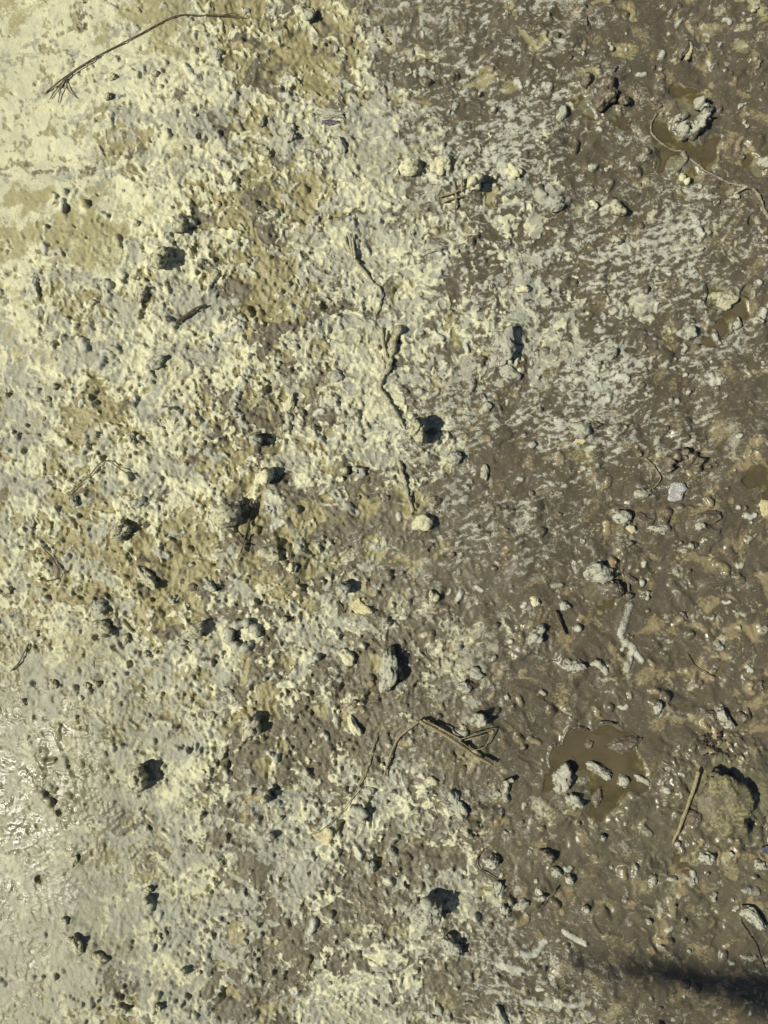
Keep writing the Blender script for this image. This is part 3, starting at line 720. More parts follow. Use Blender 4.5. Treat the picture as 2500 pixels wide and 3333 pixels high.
# beyond the mapped ground the fine pattern is left to the material's own noise
away = np.maximum(np.maximum(-U, U-2500), np.maximum(-V, V-3333)); far = sstep(450, 1500, away)
crust = crust*(1-far)+far*np.clip((PALE-.5)*.4, -.15, .12); grey = grey*(1-far)+far*(.45-GREY)*.6; tan = tan*(1-far)+far*(TANM-.5)*.6
olive = olive*(1-far)-.4*far; dust = dust*(1-far)+far*(DUSTM*.6-.2); ochre = ochre*(1-far)+far*(OCH-.35)
H *= 1-.8*far
gm = bpy.data.meshes.new('ground')
co = np.empty((NU*NV, 3), np.float32)
co[:, 0] = ((U-CU)*S).ravel(); co[:, 1] = ((CV-V)*S).ravel(); co[:, 2] = (H*S).ravel()
idx = np.arange(NU*NV, dtype=np.int32).reshape(NV, NU)
quads = np.stack([idx[:-1, :-1], idx[1:, :-1], idx[1:, 1:], idx[:-1, 1:]], -1).reshape(-1, 4)
gm.vertices.add(len(co)); gm.vertices.foreach_set('co', co.ravel())
gm.loops.add(quads.size); gm.loops.foreach_set('vertex_index', quads.ravel())
gm.polygons.add(len(quads)); gm.polygons.foreach_set('loop_start', np.arange(0, quads.size, 4, dtype=np.int32))
gm.update(); smooth(gm)
for nm, ch in (('layer_a', (crust, grey, tan, WETM*np.where(U < 900, .55+.45*sstep(-.35, .25, .6*n_small+.7*mid), 1.0))), ('layer_b', (dust, ochre, olive, brownzone))):
    at = gm.attributes.new(nm, 'FLOAT_COLOR', 'POINT'); at.data.foreach_set('color', np.stack(ch, -1).astype(np.float32).ravel())
gm.materials.append(MAT['ground'])
ground = link('ground', gm); tag(ground, kind='structure')

# water sheets
for lab, f, lev in PFIELDS:
    jj, ii = np.nonzero(f[:-1, :-1] > .015)
    vid = {}; vs = []; fs = []; dp = []
    def vert(j, i):
        k = (j, i)
        if k not in vid: vid[k] = len(vs); vs.append(((GU[i]-CU)*S, (CV-GV[j])*S, lev*S)); dp.append(lev-float(H[j, i]))
        return vid[k]
    for j, i in zip(jj[:], ii[:]):
        fs.append((vert(j, i), vert(j+1, i), vert(j+1, i+1), vert(j, i+1)))
    me = bpy.data.meshes.new('puddle'); me.from_pydata(vs, [], fs); me.update(); smooth(me); me.materials.append(MAT['water'])
    me.attributes.new('depth', 'FLOAT', 'POINT').data.foreach_set('value', np.array(dp, np.float32))
    o = link('puddle', me); tag(o, lab, None, None, 'structure')

# ------------------------------------------------------------------ clod meshes
def ico(sub):
    bm = bmesh.new(); bmesh.ops.create_icosphere(bm, subdivisions=sub, radius=1)
    vs = np.array([v.co[:] for v in bm.verts]); fs = [[v.index for v in f.verts] for f in bm.faces]; bm.free(); return vs, fs
ICO = {3: ico(3), 4: ico(4), 5: ico(5)}
def n3(p, s, o): return mnoise.noise(Vector((p[0]*s+o, p[1]*s-o, p[2]*s+o*.5)))
def lump(sub, a, b, hf, style, seed):
    """closed lump; plan half-axes a x b, height about b*hf; star-shaped union of blobs plus crags"""
    r = random.Random(seed); d, fs = ICO[sub]; o = r.uniform(0, 60)
    rad = np.ones(len(d))
    if style in ('cluster', 'pellets', 'boulder'):
        n = {'cluster': r.randint(5, 8), 'pellets': 5, 'boulder': 7}[style]
        best = np.full(len(d), .62 if style != 'pellets' else .88)
        for k in range(n):
            c = np.array([r.gauss(0, 1), r.gauss(0, 1), r.uniform(-.2, 1.0)]); c /= np.linalg.norm(c)
            if style == 'pellets': c *= r.uniform(.78, .9); rho = r.uniform(.16, .27)
            elif style == 'boulder': c *= r.uniform(.3, .6); rho = r.uniform(.35, .55)
            else: c *= r.uniform(.35, .68); rho = r.uniform(.28, .5)
            t = d@c; disc = t*t-(c@c)+rho*rho
            ex = np.where(disc > 0, t+np.sqrt(np.maximum(disc, 0)), 0)
            best = np.maximum(best, ex)
        rad = best/np.quantile(best, .93)
    amp = {'round': .24, 'cluster': .20, 'pellets': .10, 'long': .20, 'flat': .26, 'boulder': .22}[style]
    ns = np.array([n3(p, 1.5, o)*1.1+n3(p, 3.4, o+9)*.65-abs(n3(p, 6.5, o+21))*.75+.15 for p in d])
    rad = rad*(1+amp*ns)
    if style == 'flat': pass
    p = d*rad[:, None]
    if style == 'long':
        p[:, 1] += .25*np.sin(p[:, 0]*2+o); p[:, 1] *= 1+.25*np.sin(p[:, 0]*2.3+o*2)
    p[:, 0] *= a; p[:, 1] *= b; p[:, 2] *= b*hf
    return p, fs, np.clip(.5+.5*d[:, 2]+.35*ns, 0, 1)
def tube(path, rads, seg=10, rough=.15, seed=0, squash=1.0):
    """closed round-ended tube along a path of (x,y,z)"""
    o = seed*3.7; P = [Vector(p) for p in path]; vs = []; top = []
    n = len(P); rm = max(max(rads), 1e-6)
    for k in range(n):
        t = (P[min(k+1, n-1)]-P[max(k-1, 0)]).normalized()
        s = t.cross(Vector((0, 0, 1))); s = s.normalized() if s.length > 1e-6 else Vector((1, 0, 0)); w = s.cross(t)
        for q in range(seg):
            an = 2*math.pi*q/seg; q3 = (P[k].x/rm*.6+math.cos(an)*.8, P[k].y/rm*.6+P[k].z/rm*.3, math.sin(an)*.8); r = rads[k]*(1+rough*(n3(q3, 1.0, o)*1.5+n3(q3, 2.3, o+5)*.9))
            vs.append(P[k]+s*math.cos(an)*r+w*math.sin(an)*r*squash); top.append(.5+.5*math.sin(an))
    fs = []
    for k in range(n-1):
        for q in range(seg):
            a, b = k*seg+q, k*seg+(q+1) % seg; fs.append((a, b, b+seg, a+seg))
    vs += [P[0], P[-1]]; top += [.5, .5]
    for q in range(seg):
        fs.append((n*seg, (q+1) % seg, q)); fs.append((n*seg+1, (n-1)*seg+q, (n-1)*seg+(q+1) % seg))
    return np.array([v[:] for v in vs]), fs, np.array(top)
def resample(pts, m):
    P = [Vector(p) for p in pts]; out = []
    n = len(P)-1
    for i in range(n):
        p0, p1, p2, p3 = P[max(i-1, 0)], P[i], P[i+1], P[min(i+2, n)]
        for k in range(m):
            t = k/m; out.append(.5*((2*p1)+(p2-p0)*t+(2*p0-5*p1+4*p2-p3)*t*t+(3*p1-p0-3*p2+p3)*t**3))
    out.append(P[-1]); return out
def mesh(name, vs, fs, mat, powder=None):
    me = bpy.data.meshes.new(name); me.from_pydata([tuple(map(float, v)) for v in vs], [], [tuple(f) for f in fs]); me.update(); smooth(me)
    if powder is not None:
        at = me.attributes.new('powder', 'FLOAT', 'POINT'); at.data.foreach_set('value', np.asarray(powder, np.float32))
    me.materials.append(MAT[mat]); return me
def ringpath(R, a0, a1, n, jit, seed):
    r = random.Random(seed); out = []
    for k in range(n):
        t = math.radians(a0+(a1-a0)*k/(n-1)); q = R*(1+r.uniform(-jit, jit)); out.append((math.cos(t)*q, math.sin(t)*q*.9, r.uniform(-2, 4)))
    return out
def endtaper(n, r, e=3, seed=0, var=.25):
    q = random.Random(seed); out = []
    for k in range(n):
        d = min(k, n-1-k); f = math.sqrt(max(0.02, 1-(1-min(d, e)/e)**2)) if d < e else 1.0
        out.append(r*f*(1+var*math.sin(k*.9+seed)*.6+q.uniform(-var, var)*.3))
    return out
for n_, (u, v, kind, a, b, turn, hf, tone, lab) in enumerate(CLODS):
    z = sample(H, u, v); seed = 100+n_
    proud = hf >= 1.2 or kind in ('pellets', 'ring', 'arch', 'worm')
    if not proud and kind != 'boulder': a, b = a*.92, b*.92
    if u < 1050: a, b = a*.92, b*.92
    if u < 1050 and kind == 'round' and a > 16: kind = 'cluster'
    if kind == 'ring':
        pts = resample(ringpath(a*.78, -10, 325, 12, .12, seed), 5); vs, fs, tp = tube(pts, endtaper(len(pts), b, 5, seed, .35), 18, .28, seed, hf)
        up = b*.25
    elif kind == 'arch':
        pts = resample(ringpath(a*.8, -60, 160, 9, .12, seed), 6); vs, fs, tp = tube(pts, endtaper(len(pts), b, 6, seed, .5), 18, .5, seed, hf)
        up = b*.3
    elif kind == 'worm':
        r_ = random.Random(seed); bend = r_.choice((-1, 1))*.5*a
        pts = resample([(-a, 0, 0), (-a*.35, bend, b*.2), (a*.3, bend*.8, b*.2), (a, -bend*.2, 0)], 5)
        vs, fs, tp = tube(pts, endtaper(len(pts), b, 4, seed, .4), 12, .5, seed, hf); up = b*.35
    else:
        vs, fs, tp = lump(5 if a > 42 else 4, a, b, hf, kind, seed)
        up = b*hf*((.45 if u > 1050 else .38) if proud else .02 if kind == 'boulder' else .08)
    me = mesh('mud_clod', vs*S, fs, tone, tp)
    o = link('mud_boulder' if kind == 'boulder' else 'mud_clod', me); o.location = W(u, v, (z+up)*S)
    o.rotation_euler = (0, 0, math.radians(turn))
    tag(o, lab, 'clod')
    if kind == 'pellets':
        pr = random.Random(seed+5)
        for q in range(17):
            an = pr.uniform(0, 6.28); el = math.asin(pr.uniform(.15, .95)); rr = b*pr.uniform(.17, .27)
            pv, pf, pt = lump(3, rr, rr*.85, 1.0, 'round', seed*3+q)
            c_ = link('pellet', mesh('pellet', pv*S, pf, 'grey' if tone == 'dark' else 'pale', pt), o)
            c_.location = Vector((a*.82*math.cos(an)*math.cos(el), b*.82*math.sin(an)*math.cos(el), b*hf*.8*math.sin(el)))*S
            c_.rotation_euler = (0, 0, an)
# scattered small lumps: ten shapes, two tones
SHAPES = {}
for tone in ('pale', 'brown', 'cream', 'grey'):
    L = []
    for k in range(7):
        if k < 4:
            vs, fs, tp = lump(3, 1.0, .74+.06*k, 1.0, ('round', 'cluster', 'round', 'long')[k], 900+k*7); vs = vs*S
        else:
            bend = (.5, -.4, .15)[k-4]
            pts = resample([(-1.5, 0, 0), (-.5, bend, .1), (.5, bend*.6, .1), (1.5, -.2, 0)], 4)
            vs, fs, tp = tube(pts, endtaper(len(pts), .52, 3, k, .5), 10, .55, k); vs = vs*S
        L.append(mesh('mud_lump', vs, fs, tone, tp))
    SHAPES[tone] = L
LUMPTXT = {'pale': ('small pale-capped lump of mud lying on the bare brown mud', 'small pale-capped lumps on the brown mud'),
           'brown': ('small plain brown lump lying on the bare brown mud', 'small plain brown lumps on the brown mud'),
           'cream': ('small cream-coated lump sitting in the pale dried crust', 'small cream lumps in the pale crust'),
           'grey': ('small grey lump sitting in the pale dried crust', 'small grey lumps in the pale crust')}
PLACED = []
for u, v, pale in STRAYS:
    tone = rng.choice(['pale', 'brown'], p=[.5, .5]) if pale < .3 else rng.choice(['cream', 'grey'], p=[.5, .5])
    k = int(rng.integers(0, 7)); me = SHAPES[tone][k]
    r = float(np.clip(rng.lognormal(2.30, .28), 7, 18)); 
    if k >= 4: r = min(r, 12)
    if tone in ('cream', 'grey'): r *= .8
    o = link('mud_lump', me); o.location = W(u, v, (sample(H, u, v)+r*.05)*S)
    o.scale = (r, r, r*rng.uniform(.8, 1.1)); o.rotation_euler = (0, 0, rng.uniform(0, 6.28))
    PLACED.append((o, u, v, tone))
MARKS = [(460,113,'the grass stem'),(190,300,'the grass stem seed head'),(1010,57,'the blue-grey stone'),(1075,390,'the row of grey lumps'),(588,745,'the upper dark ragged clod'),
 (527,860,'the shiny-faceted clod'),(625,1022,'the short forked twig'),(512,1185,'the grey clod in cream crust'),(340,1500,'the bent hair stem'),(1150,830,'the three-pronged twig'),
 (1270,1130,'the root top'),(1348,1403,'the clod by the root'),(1340,1640,'the root tip'),(867,1553,'the cream and grey clod'),(746,1677,'the pellet-studded clod'),(805,1740,'the crossed twigs'),
 (407,1728,'the lower dark ragged clod'),(160,1850,'the hooked hair stem'),(791,2067,'the ring of grey mud'),(332,2030,'the dark broken clod'),(1119,1914,'the violet-topped stone'),(1265,2185,'the tall upright clod'),
 (1363,2338,'the bent straw fold'),(1600,2480,'the bent straw end'),(821,2362,'the dark clod in a tan hollow'),(452,2535,'the clod beside the wet patch'),(200,2550,'the glossy wet patch'),(1051,2724,'the yellow leaf scrap'),
 (280,3070,'the two olive clods'),(603,3153,'the pebble under the oval flake'),(1393,2957,'the biggest knobbly clod'),(1850,2850,'the slanting row of lumps'),(1690,2945,'the diagonal twig'),(1930,2520,'the big puddle'),
 (2220,2620,'the straw stick'),(2350,2590,'the big boulder'),(2312,2415,'the dark crumbs'),(2450,2985,'the slanting lump by the edge'),(2200,3150,'the soft shadow'),(1820,2025,'the short dark stick'),
 (1950,1880,'the worm-cast heap'),(2022,1685,'the pale rounded lump'),(2210,1570,'the whitish dead leaf'),(1887,1400,'the lump between flakes'),(1973,1162,'the long clod with black tip'),(1638,1124,'the pitted grey lump'),
 (2361,973,'the dark clod in its puddle'),(2003,687,'the dark glistening clod'),(1536,612,'the clod over straw bits'),(1800,668,'the long grey lump'),(1966,318,'the tall ragged brown clod'),(2245,378,'the curled ring of mud'),
 (2400,620,'the pale root'),(2222,160,'the upright dark spike'),(1630,3304,'the lump cut by the bottom'),(1206,2825,'the clod with dark flank'),(396,3266,'the clod at the lower left')]
DIRS = ['right of', 'to the upper right of', 'above', 'to the upper left of', 'left of', 'to the lower left of', 'below', 'to the lower right of']
KINDTXT = {'pale': 'small pale-capped lump', 'brown': 'small plain brown lump', 'cream': 'small cream lump', 'grey': 'small grey lump'}
ORD = ['nearest', 'second nearest', 'third nearest', 'fourth nearest', 'fifth nearest', 'sixth nearest', 'seventh nearest', 'eighth nearest', 'ninth nearest']
buckets = {}
for o, u, v, tone in PLACED:
    d, mu, mv, mn = min((math.hypot(u-m[0], v-m[1]), m[0], m[1], m[2]) for m in MARKS)
    k = int(round(math.degrees(math.atan2(mv-v, u-mu))/45)) % 8
    buckets.setdefault((tone, mn, DIRS[k]), []).append((d, o))
for (tone, mn, dr), lst in buckets.items():
    lst.sort(key=lambda t: t[0])
    for n_, (d, o) in enumerate(lst):
        txt = KINDTXT[tone]+' '+dr+' '+mn
        if len(lst) > 1: txt = KINDTXT[tone]+', '+ORD[min(n_, 8)]+' '+dr.replace('to the ', '')+' '+mn
        tag(o, txt, 'lump', LUMPTXT[tone][1])

# ------------------------------------------------------------------ stems, roots, straws
def gpath(pts, lift, m=6, sag=0.0):
    """plan points (u,v[,extra lift]) laid on the ground relief, in metres"""
    P = resample([(p[0], p[1], p[2] if len(p) > 2 else 0.0) for p in pts], m); out = []
    zs = [sample(H, p[0], p[1]) for p in P]
    for k, p in enumerate(P):
        lo = max(0, k-3); z = .5*max(zs[lo:k+4])+.5*(sum(zs[lo:k+4])/len(zs[lo:k+4]))
        out.append(W(p[0], p[1], (z+lift+p[2])*S))
    return out
def strand(name, pts, r0, r1, mat, lift=None, parent=None, m=6, seg=8, rough=.2, knots=0, flat=1.0):
    path = gpath(pts, r0*.6 if lift is None else lift, m); n = len(path); q = random.Random(len(path)+int(pts[0][0]))
    rads = []
    for k in range(n):
        t = k/(n-1); r = r0+(r1-r0)*t
        if knots: r *= 1+knots*(.5*math.sin(k*1.7+q.random())+.5*math.sin(k*.63))
        rads.append(r*S*(.5 if k in (0, n-1) else 1))
    base = path[0].copy() if parent is None else None
    vs, fs, tp = tube(path, rads, seg, rough, q.randint(1, 40), flat)
    return link(name, mesh(name, vs, fs, mat, tp), parent)
def holder(name, u, v, label, cat, group=None):
    o = bpy.data.objects.new(name, None); C.objects.link(o); o.empty_display_size = .01
    return tag(o, label, cat, group)
g = holder('grass_stem', 0, 0, 'long dry grass stem with a forked seed head on the pale upper left crust', 'grass stem')
strand('stem', [(797,54,4),(663,51,3),(573,54,3),(452,113,2),(324,177,2),(215,245,2),(139,300,2)], 1.7, 2.3, 'strawdark', 2, g)
strand('side_branch', [(769,38,4),(720,48,3),(663,52,3)], 1.4, 1.8, 'strawdark', 2, g)
for p in ([(215,247,5),(185,285,5),(158,320,3)], [(219,248,5),(198,290,8),(188,332,3)], [(215,262,5),(222,292,9),(252,320,3)], [(320,182,6),(275,212,7),(235,240,6),(213,262,5)], [(232,238,5),(206,262,6),(190,285,4)]):
    strand('side_branch', p, 1.9, 1.3, 'strawdark', 1, g)
g = holder('root', 0, 0, 'long wavy mud-coated root with a forked thick top running down the middle', 'root')
strand('stem', [(1303,1060,6),(1292,1090,7),(1279,1120,7),(1272,1165,6),(1262,1200,4),(1247,1230,4),(1238,1260,4),(1252,1290,5),(1275,1325,6),(1296,1360,6),(1318,1398,4)], 12, 6, 'twig', 1, g, 6, 10, .6, .35)
strand('side_branch', [(1240,1065,4),(1246,1110,5),(1258,1160,4),(1270,1185,3)], 8, 7, 'twig', 3, g, 5, 8, .3, .2)
strand('side_branch', [(1262,1075,4),(1256,1105,4),(1251,1120,3)], 3, 4, 'twig', 3, g)
strand('lower_stem', [(1300,1500,4),(1308,1540,4),(1318,1575,6),(1330,1620,6),(1344,1668,4)], 9, 4, 'twig', 1, g, 6, 9, .6, .35)
g = holder('forked_twig', 0, 0, 'thin three-pronged twig coated in pale mud in the upper middle', 'twig')
strand('stem', [(1217,925,2),(1190,890,4),(1168,865,5),(1152,845,6)], 4, 8, 'twig', 4, g, 5, 8, .3, .2)
for p in ([(1152,845,6),(1130,800,8),(1118,770,7)], [(1152,845,6),(1140,790,10),(1132,762,9)], [(1156,845,6),(1150,800,9),(1148,765,8)]):
    strand('prong', p, 5, 3, 'twig', 4, g)
strand('tail', [(1217,925,2),(1240,945,2),(1238,985,2),(1225,1020,1)], 3, 2, 'twig', 2, g)
g = holder('root', 0, 0, 'pale thin root crossing the upper right puddle down to the right edge', 'root')
strand('stem', [(2140,365,3),(2122,400,4),(2128,437,5),(2184,482,6),(2225,490,4),(2255,520,1),(2300,563,2),(2345,590,4),(2380,607,8),(2420,618,12),(2445,628,10),(2470,665,7),(2490,700,3),(2530,740,2)], 2.2, 4.8, 'wetroot', -.5, g, 6, 9, .5, .45)
strand('side_branch', [(2225,490,1),(2232,520,1),(2208,552,1),(2180,568,0)], 7, 5, 'wetroot', -2, g, 5, 9, .4, .3)
strand('side_branch', [(2420,618,13),(2400,628,6),(2380,640,2)], 5, 3, 'twig', 3, g)
g = holder('bent_straw', 0, 0, 'bent dry straw folded at its middle into an upside-down V', 'straw')
strand('leg', [(1363,2338,16),(1325,2368,13),(1295,2398,9),(1272,2450,7),(1248,2530,4)], 5, 3, 'straw', 5, g)
strand('leg', [(1363,2338,16),(1410,2362,16),(1476,2402,15),(1540,2446,12),(1603,2483,8)], 6.5, 5, 'straw', 6, g)
strand('leg', [(1375,2334,16),(1430,2360,17),(1500,2398,15)], 3.5, 2.5, 'straw', 7, g)
strand('loop', [(1495,2395,14),(1550,2378,17),(1600,2371,15),(1590,2398,14),(1572,2423,12),(1535,2430,12),(1500,2405,13)], 1.9, 1.6, 'straw', 5, g)
strand('loop', [(1510,2402,12),(1560,2386,15),(1584,2380,14)], 2.2, 1.8, 'straw', 5, g)
o = strand('straw_stick', [(2258,2494,14),(2240,2560,13),(2213,2650,10),(2184,2741,6)], 7, 5, 'straw', 4, None, 6, 10, .18, .1); tag(o, 'straight straw stick lying between the big puddle and the big brown boulder', 'stick')
o = strand('short_stick', [(1803,1986,8),(1820,2025,8),(1839,2066,5)], 4.5, 4, 'strawdark', 4); tag(o, 'short dark straight stick on the brown mud', 'stick')
g = holder('crossed_twigs', 0, 0, 'two thin dark crossing twigs below the pellet-studded clod', 'twig')
strand('stem', [(821,1630,10),(816,1690,10),(803,1750,9),(789,1800,5)], 4, 3, 'strawdark', 5, g)
strand('stem', [(748,1720,7),(775,1748,9),(806,1775,8),(822,1773,6)], 3.4, 2.2, 'strawdark', 5, g)
strand('stem', [(826,1640,8),(818,1700,9),(806,1760,8)], 2.4, 2, 'strawdark', 6, g)
g = holder('short_twig', 0, 0, 'short dark forked twig lying in the cream crust of the upper left', 'twig')
strand('stem', [(578,1050,5),(605,1032,7),(640,1008,8),(672,996,6)], 4.5, 3, 'strawdark', 4, g)
strand('stem', [(585,1054,4),(615,1030,6),(645,1014,6)], 3, 2, 'strawdark', 4, g)
HAIRS = [
 ('thin pale hair stem running diagonally over lumps at the lower middle', [(1222,2400,4),(1198,2490,6),(1165,2560,8),(1130,2618,8),(1070,2680,5),(1010,2722,4)], 1.9, 'straw'),
 ('thin bent hair stem on the pale crust at the left', [(225,1605,5),(290,1552,6),(343,1500,6),(400,1530,5),(450,1560,3)], 2.0, 'strawdark'),
 ('thin curled hair stem forming a hook near the left edge', [(135,1775,4),(165,1810,5),(188,1850,5),(185,1880,5),(150,1893,4),(120,1886,3)], 2.2, 'strawdark'),
 ('thin curved hair above the dark arch-shaped clod', [(2100,1490,3),(2140,1535,4),(2148,1560,4),(2120,1590,4),(2062,1600,3)], 2.0, 'straw'),
 ('thin dark hair curling beside the pale-capped lump', [(1575,2765,4),(1553,2790,5),(1556,2825,5),(1600,2850,5),(1628,2872,6)], 2.0, 'strawdark'),
 ('thin hair lying across the tall upright clod', [(1278,2125,10),(1290,2165,14),(1290,2205,12),(1280,2225,8)], 1.8, 'strawdark'),
 ('thin wavy dark hair along the left edge above the wet patch', [(65,2105,3),(50,2135,4),(30,2170,4),(0,2200,3)], 2.4, 'strawdark'),
 ('thin dark hair below the cream lump with a hollow eye', [(960,1870,3),(963,1895,4),(950,1920,3)], 1.6, 'strawdark'),
 ('faint thin hair lying at the right above the ochre patch', [(2240,2130,3),(2270,2175,3),(2330,2205,2)], 1.6, 'strawdark'),
 ('thin straight dark hair left of the soft shadow near the right edge', [(2400,2985,3),(2450,3065,3),(2490,3160,2)], 1.8, 'strawdark'),
]
for lab, p, r, mt in HAIRS:
    o = strand('hair_stem', p, r, r*.8, mt, 3, None, 6, 6, .1); tag(o, lab, 'hair stem')
o = strand('diagonal_twig', [(1810,2890,9),(1790,2918,8),(1765,2945,6),(1738,2974,4)], 2.8, 2.2, 'strawdark', 4); tag(o, 'thin dark diagonal twig in the lower right mud', 'twig')
o = strand('small_twig', [(1096,1956,5),(1108,1975,6),(1120,1996,4)], 3.6, 2.4, 'strawdark', 4); tag(o, 'tiny dark twig beside the pale leaf scrap at the middle', 'twig')
o = strand('small_twig', [(1945,2346,5),(1975,2350,6),(2004,2356,5)], 2.2, 2.6, 'strawdark', 4); tag(o, 'thin dark twig on the upper shore of the big puddle', 'twig')
g = holder('straw_bits', 0, 0, 'small bunch of broken straw bits at the foot of a cream clod', 'straw')
for p in ([(1425,650,6),(1470,640,8),(1510,625,6)], [(1440,665,5),(1480,655,8),(1505,650,6)], [(1475,600,8),(1482,650,7),(1478,690,4)], [(1500,590,8),(1500,640,7)]):
    strand('straw_piece', p, 3.6, 3, 'straw', 4, g)

# ------------------------------------------------------------------ leaf scraps, flakes, crumbs
def scrap(name, u, v, outline, mat, lab, cat, turn=0, curl=5.0, lift=3.0, thick=1.6):
    qr = random.Random(int(u*7+v))
    for it in range(2):
        new = []
        for k in range(len(outline)):
            (x0, y0), (x1, y1) = outline[k], outline[(k+1) % len(outline)]; ln = math.hypot(x1-x0, y1-y0)
            new += [(x0, y0), ((x0+x1)/2+qr.uniform(-.16, .16)*ln, (y0+y1)/2+qr.uniform(-.16, .16)*ln)]
        outline = new
    n = len(outline); c, s = math.cos(math.radians(turn)), math.sin(math.radians(turn)); pts = []
    for ring in (1.0, .6):
        for (x, y) in outline: pts.append((x*ring, y*ring))
    pts.append((0, 0)); vs = []
    zc = sample(H, u, v)
    for side in (1, 0):
        for (x, y) in pts:
            X, Y = x*c-y*s, x*s+y*c
            z = max(sample(H, u+X, v-Y), zc-4)*.5+zc*.5+lift+curl*(((x*x+y*y)/900.0))+1.2*n3((x, y, 0), .09, u*.01)
            vs.append(((X)*S, (Y)*S, (z-zc+side*thick)*S))
    N = len(pts); fs = []
    for base, flip in ((0, False), (N, True)):
        for k in range(n):
            k2 = (k+1) % n
            for f in ((base+k, base+k2, base+n+k2, base+n+k), (base+n+k, base+n+k2, base+2*n)):
                fs.append(f[::-1] if not flip else f)
    for k in range(n):
        k2 = (k+1) % n; fs.append((k, k2, N+k2, N+k))
    o = link(name, mesh(name, vs, fs, mat)); o.location = W(u, v, zc*S)
    return tag(o, lab, cat)
scrap('leaf_scrap', 1052, 2724, [(-34,8),(-12,16),(14,30),(30,24),(34,2),(22,-22),(0,-16),(-22,-10)], 'leaf', 'pale yellow leaf scrap under the thin pale hair stem', 'leaf')
scrap('leaf_scrap', 1168, 1978, [(-30,-4),(-14,24),(2,34),(14,16),(36,2),(46,-14),(18,-20),(-10,-18)], 'leaf', 'pale cream leaf scrap just above a flat grey mound', 'leaf')
scrap('dead_leaf', 2198, 1600, [(-34,-16),(-20,14),(4,30),(30,20),(38,-4),(14,-26),(-12,-30)], 'whiteleaf', 'whitish dead leaf under the dark arch-shaped clod', 'leaf', 20)
scrap('violet_scrap', 1076, 404, [(-30,-8),(-28,6),(-4,10),(26,6),(32,-4),(8,-10)], 'scrap', 'violet-blue scrap under the row of grey lumps', 'scrap')
scrap('violet_scrap', 1122, 1896, [(-9,-5),(-6,7),(7,8),(12,-2),(2,-8)], 'scrap', 'tiny violet scrap on the small grey stone', 'scrap', 0, 3, 22)
scrap('dark_scrap', 2490, 2762, [(-24,-4),(-10,12),(16,16),(30,6),(28,-10),(2,-14)], 'scrap', 'dark bluish scrap cut by the right edge below the boulder', 'scrap', 10, 6, 6)
scrap('cream_flake', 2232, 170, [(-8,-34),(-10,20),(0,34),(14,20),(16,-8),(6,-30)], 'leaf', 'cream flake beside the upright dark spike near the top right', 'flake')
scrap('cream_flake', 1885, 1438, [(-22,-4),(-12,10),(12,10),(24,2),(8,-10)], 'leaf', 'cream flake below the rounded grey lump', 'flake', 0, 2)
scrap('cream_flake', 1892, 1374, [(-26,0),(-8,6),(18,4),(26,-4),(0,-5)], 'leaf', 'cream flake above the rounded grey lump', 'flake', 0, 2)
scrap('cream_flake', 2052, 1722, [(-18,4),(-6,16),(10,12),(16,-8),(2,-16)], 'leaf', 'cream flake at the lower right of the pale rounded lump', 'flake', 0, 2)
scrap('cream_flake', 2484, 1655, [(-16,14),(-6,30),(18,26),(20,-20),(2,-30),(-10,-6)], 'leaf', 'cream flake at the right edge below the cut-off puddle', 'flake', 0, 2)
g = holder('crumb_patch', 0, 0, 'patch of dark crumbs on the brown mud above the big boulder', 'crumbs')
vs_all, fs_all = [], []
for k in range(46):
    u = 2312+rng.normal(0, 17); v = 2415+rng.normal(0, 15)-(u-2312)*.6; r = rng.uniform(2.6, 5.6); d, fs = ICO[3] if False else (ICO[3][0], ICO[3][1])
    if k == 0: small = ico(2)
    d, fs = small; z = sample(H, u, v)+r*.5; b0 = len(vs_all); j = rng.uniform(.7, 1.3, (len(d), 1))
    for p in d*r*j: vs_all.append(((u+p[0]-CU)*S, (CV-v+p[1])*S, (z+p[2]*.9)*S))
    fs_all += [[i+b0 for i in f] for f in fs]
o = link('crumb', mesh('crumb', vs_all, fs_all, 'crumb'), g); o['kind'] = 'stuff'

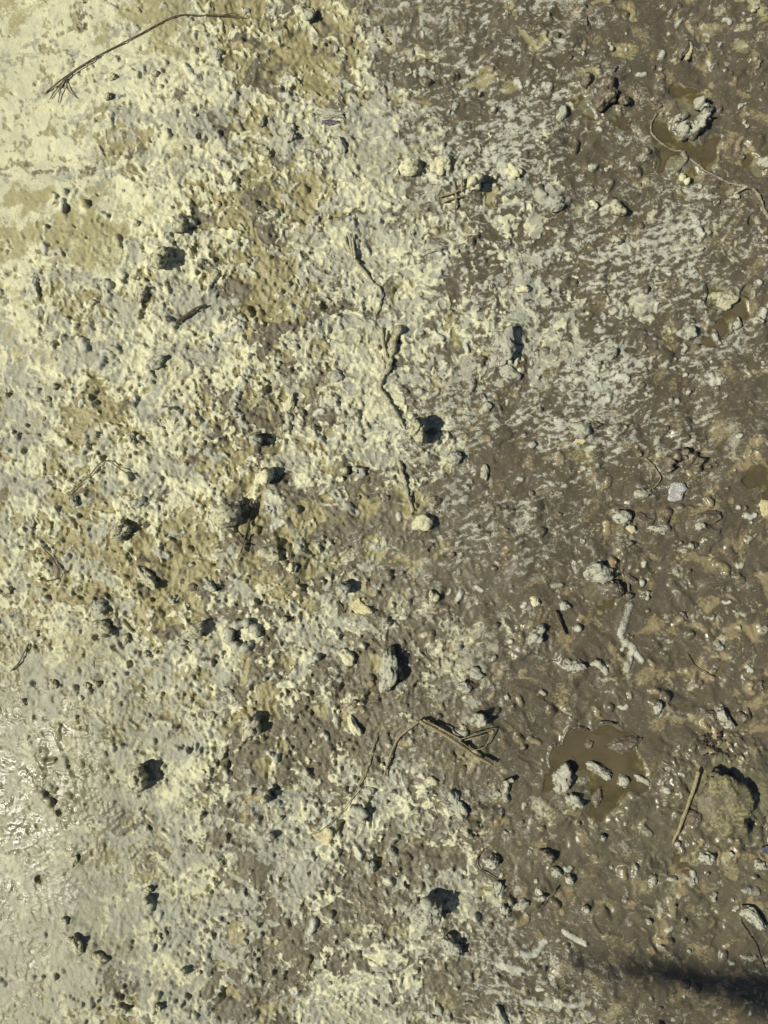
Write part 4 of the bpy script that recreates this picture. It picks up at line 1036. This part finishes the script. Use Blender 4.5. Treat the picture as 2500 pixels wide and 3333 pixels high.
# ------------------------------------------------------------------ bare tree beside the mud: its overhead limb throws the soft shadow
def over(u, v, h):
    """a point at height h whose shadow falls on plan point u,v"""
    return W(u, v, 0)+LIGHT*(h/LIGHT.z)
tree = holder('bare_tree', 0, 0, 'bare tree beyond the right edge whose limb throws the soft shadow', 'tree')
limb = [over(1850,3118,4.05), over(2000,3142,4.05), over(2200,3178,4.08), over(2400,3214,4.12), over(2600,3250,4.18), over(4200,3400,4.5), over(7500,3700,5.0), over(11200,4000,5.35)]
lp = resample(limb, 4); n = len(lp)
lr = [0.004]+[0.006+.036*min(1, k/16)**1.1+.10*max(0, (k-16)/(n-17)) for k in range(1, n)]
vs, fs, tp = tube(lp, lr, 10, .12, 3); link('limb', mesh('limb', vs, fs, 'bark', tp), tree)
tw = resample([over(2330,3188,4.1), over(2230,3140,4.5), over(2110,3112,4.9)], 5)
vs, fs, tp = tube(tw, [.016*(1-.75*k/(len(tw)-1)) for k in range(len(tw))], 8, .1, 4); link('twig', mesh('twig', vs, fs, 'bark', tp), tree)
tw = resample([over(2480,3212,4.13), over(2460,3165,4.8), over(2440,3120,5.3)], 5)
vs, fs, tp = tube(tw, [.024*(1-.7*k/(len(tw)-1)) for k in range(len(tw))], 8, .1, 4); link('twig', mesh('twig', vs, fs, 'bark', tp), tree)
e = lp[-1]
tp_ = [Vector((e.x+.35, e.y-.1, -.02)), Vector((e.x+.28, e.y-.05, 1.6)), Vector((e.x+.12, e.y, 3.6)), e+Vector((0, 0, 0)), e+Vector((.1, .15, 1.5)), e+Vector((.3, .2, 3.0))]
tpts = resample(tp_, 5); vs, fs, tp = tube(tpts, [.22-.17*k/(len(tpts)-1) for k in range(len(tpts))], 12, .15, 5); link('trunk', mesh('trunk', vs, fs, 'bark', tp), tree)
for q in range(5):
    a = e+Vector((.05*q, .04*q, .3+.5*q)); dirn = Vector((1.2*math.cos(q*1.3), 1.4*math.sin(q*2.1), .9))
    pts = resample([a, a+dirn*.6+Vector((0, 0, .1)), a+dirn*1.3+Vector((0, 0, .5))], 4)
    vs, fs, tp = tube(pts, [.05*(1-.85*k/(len(pts)-1)) for k in range(len(pts))], 8, .15, q); link('branch', mesh('branch', vs, fs, 'bark', tp), tree)
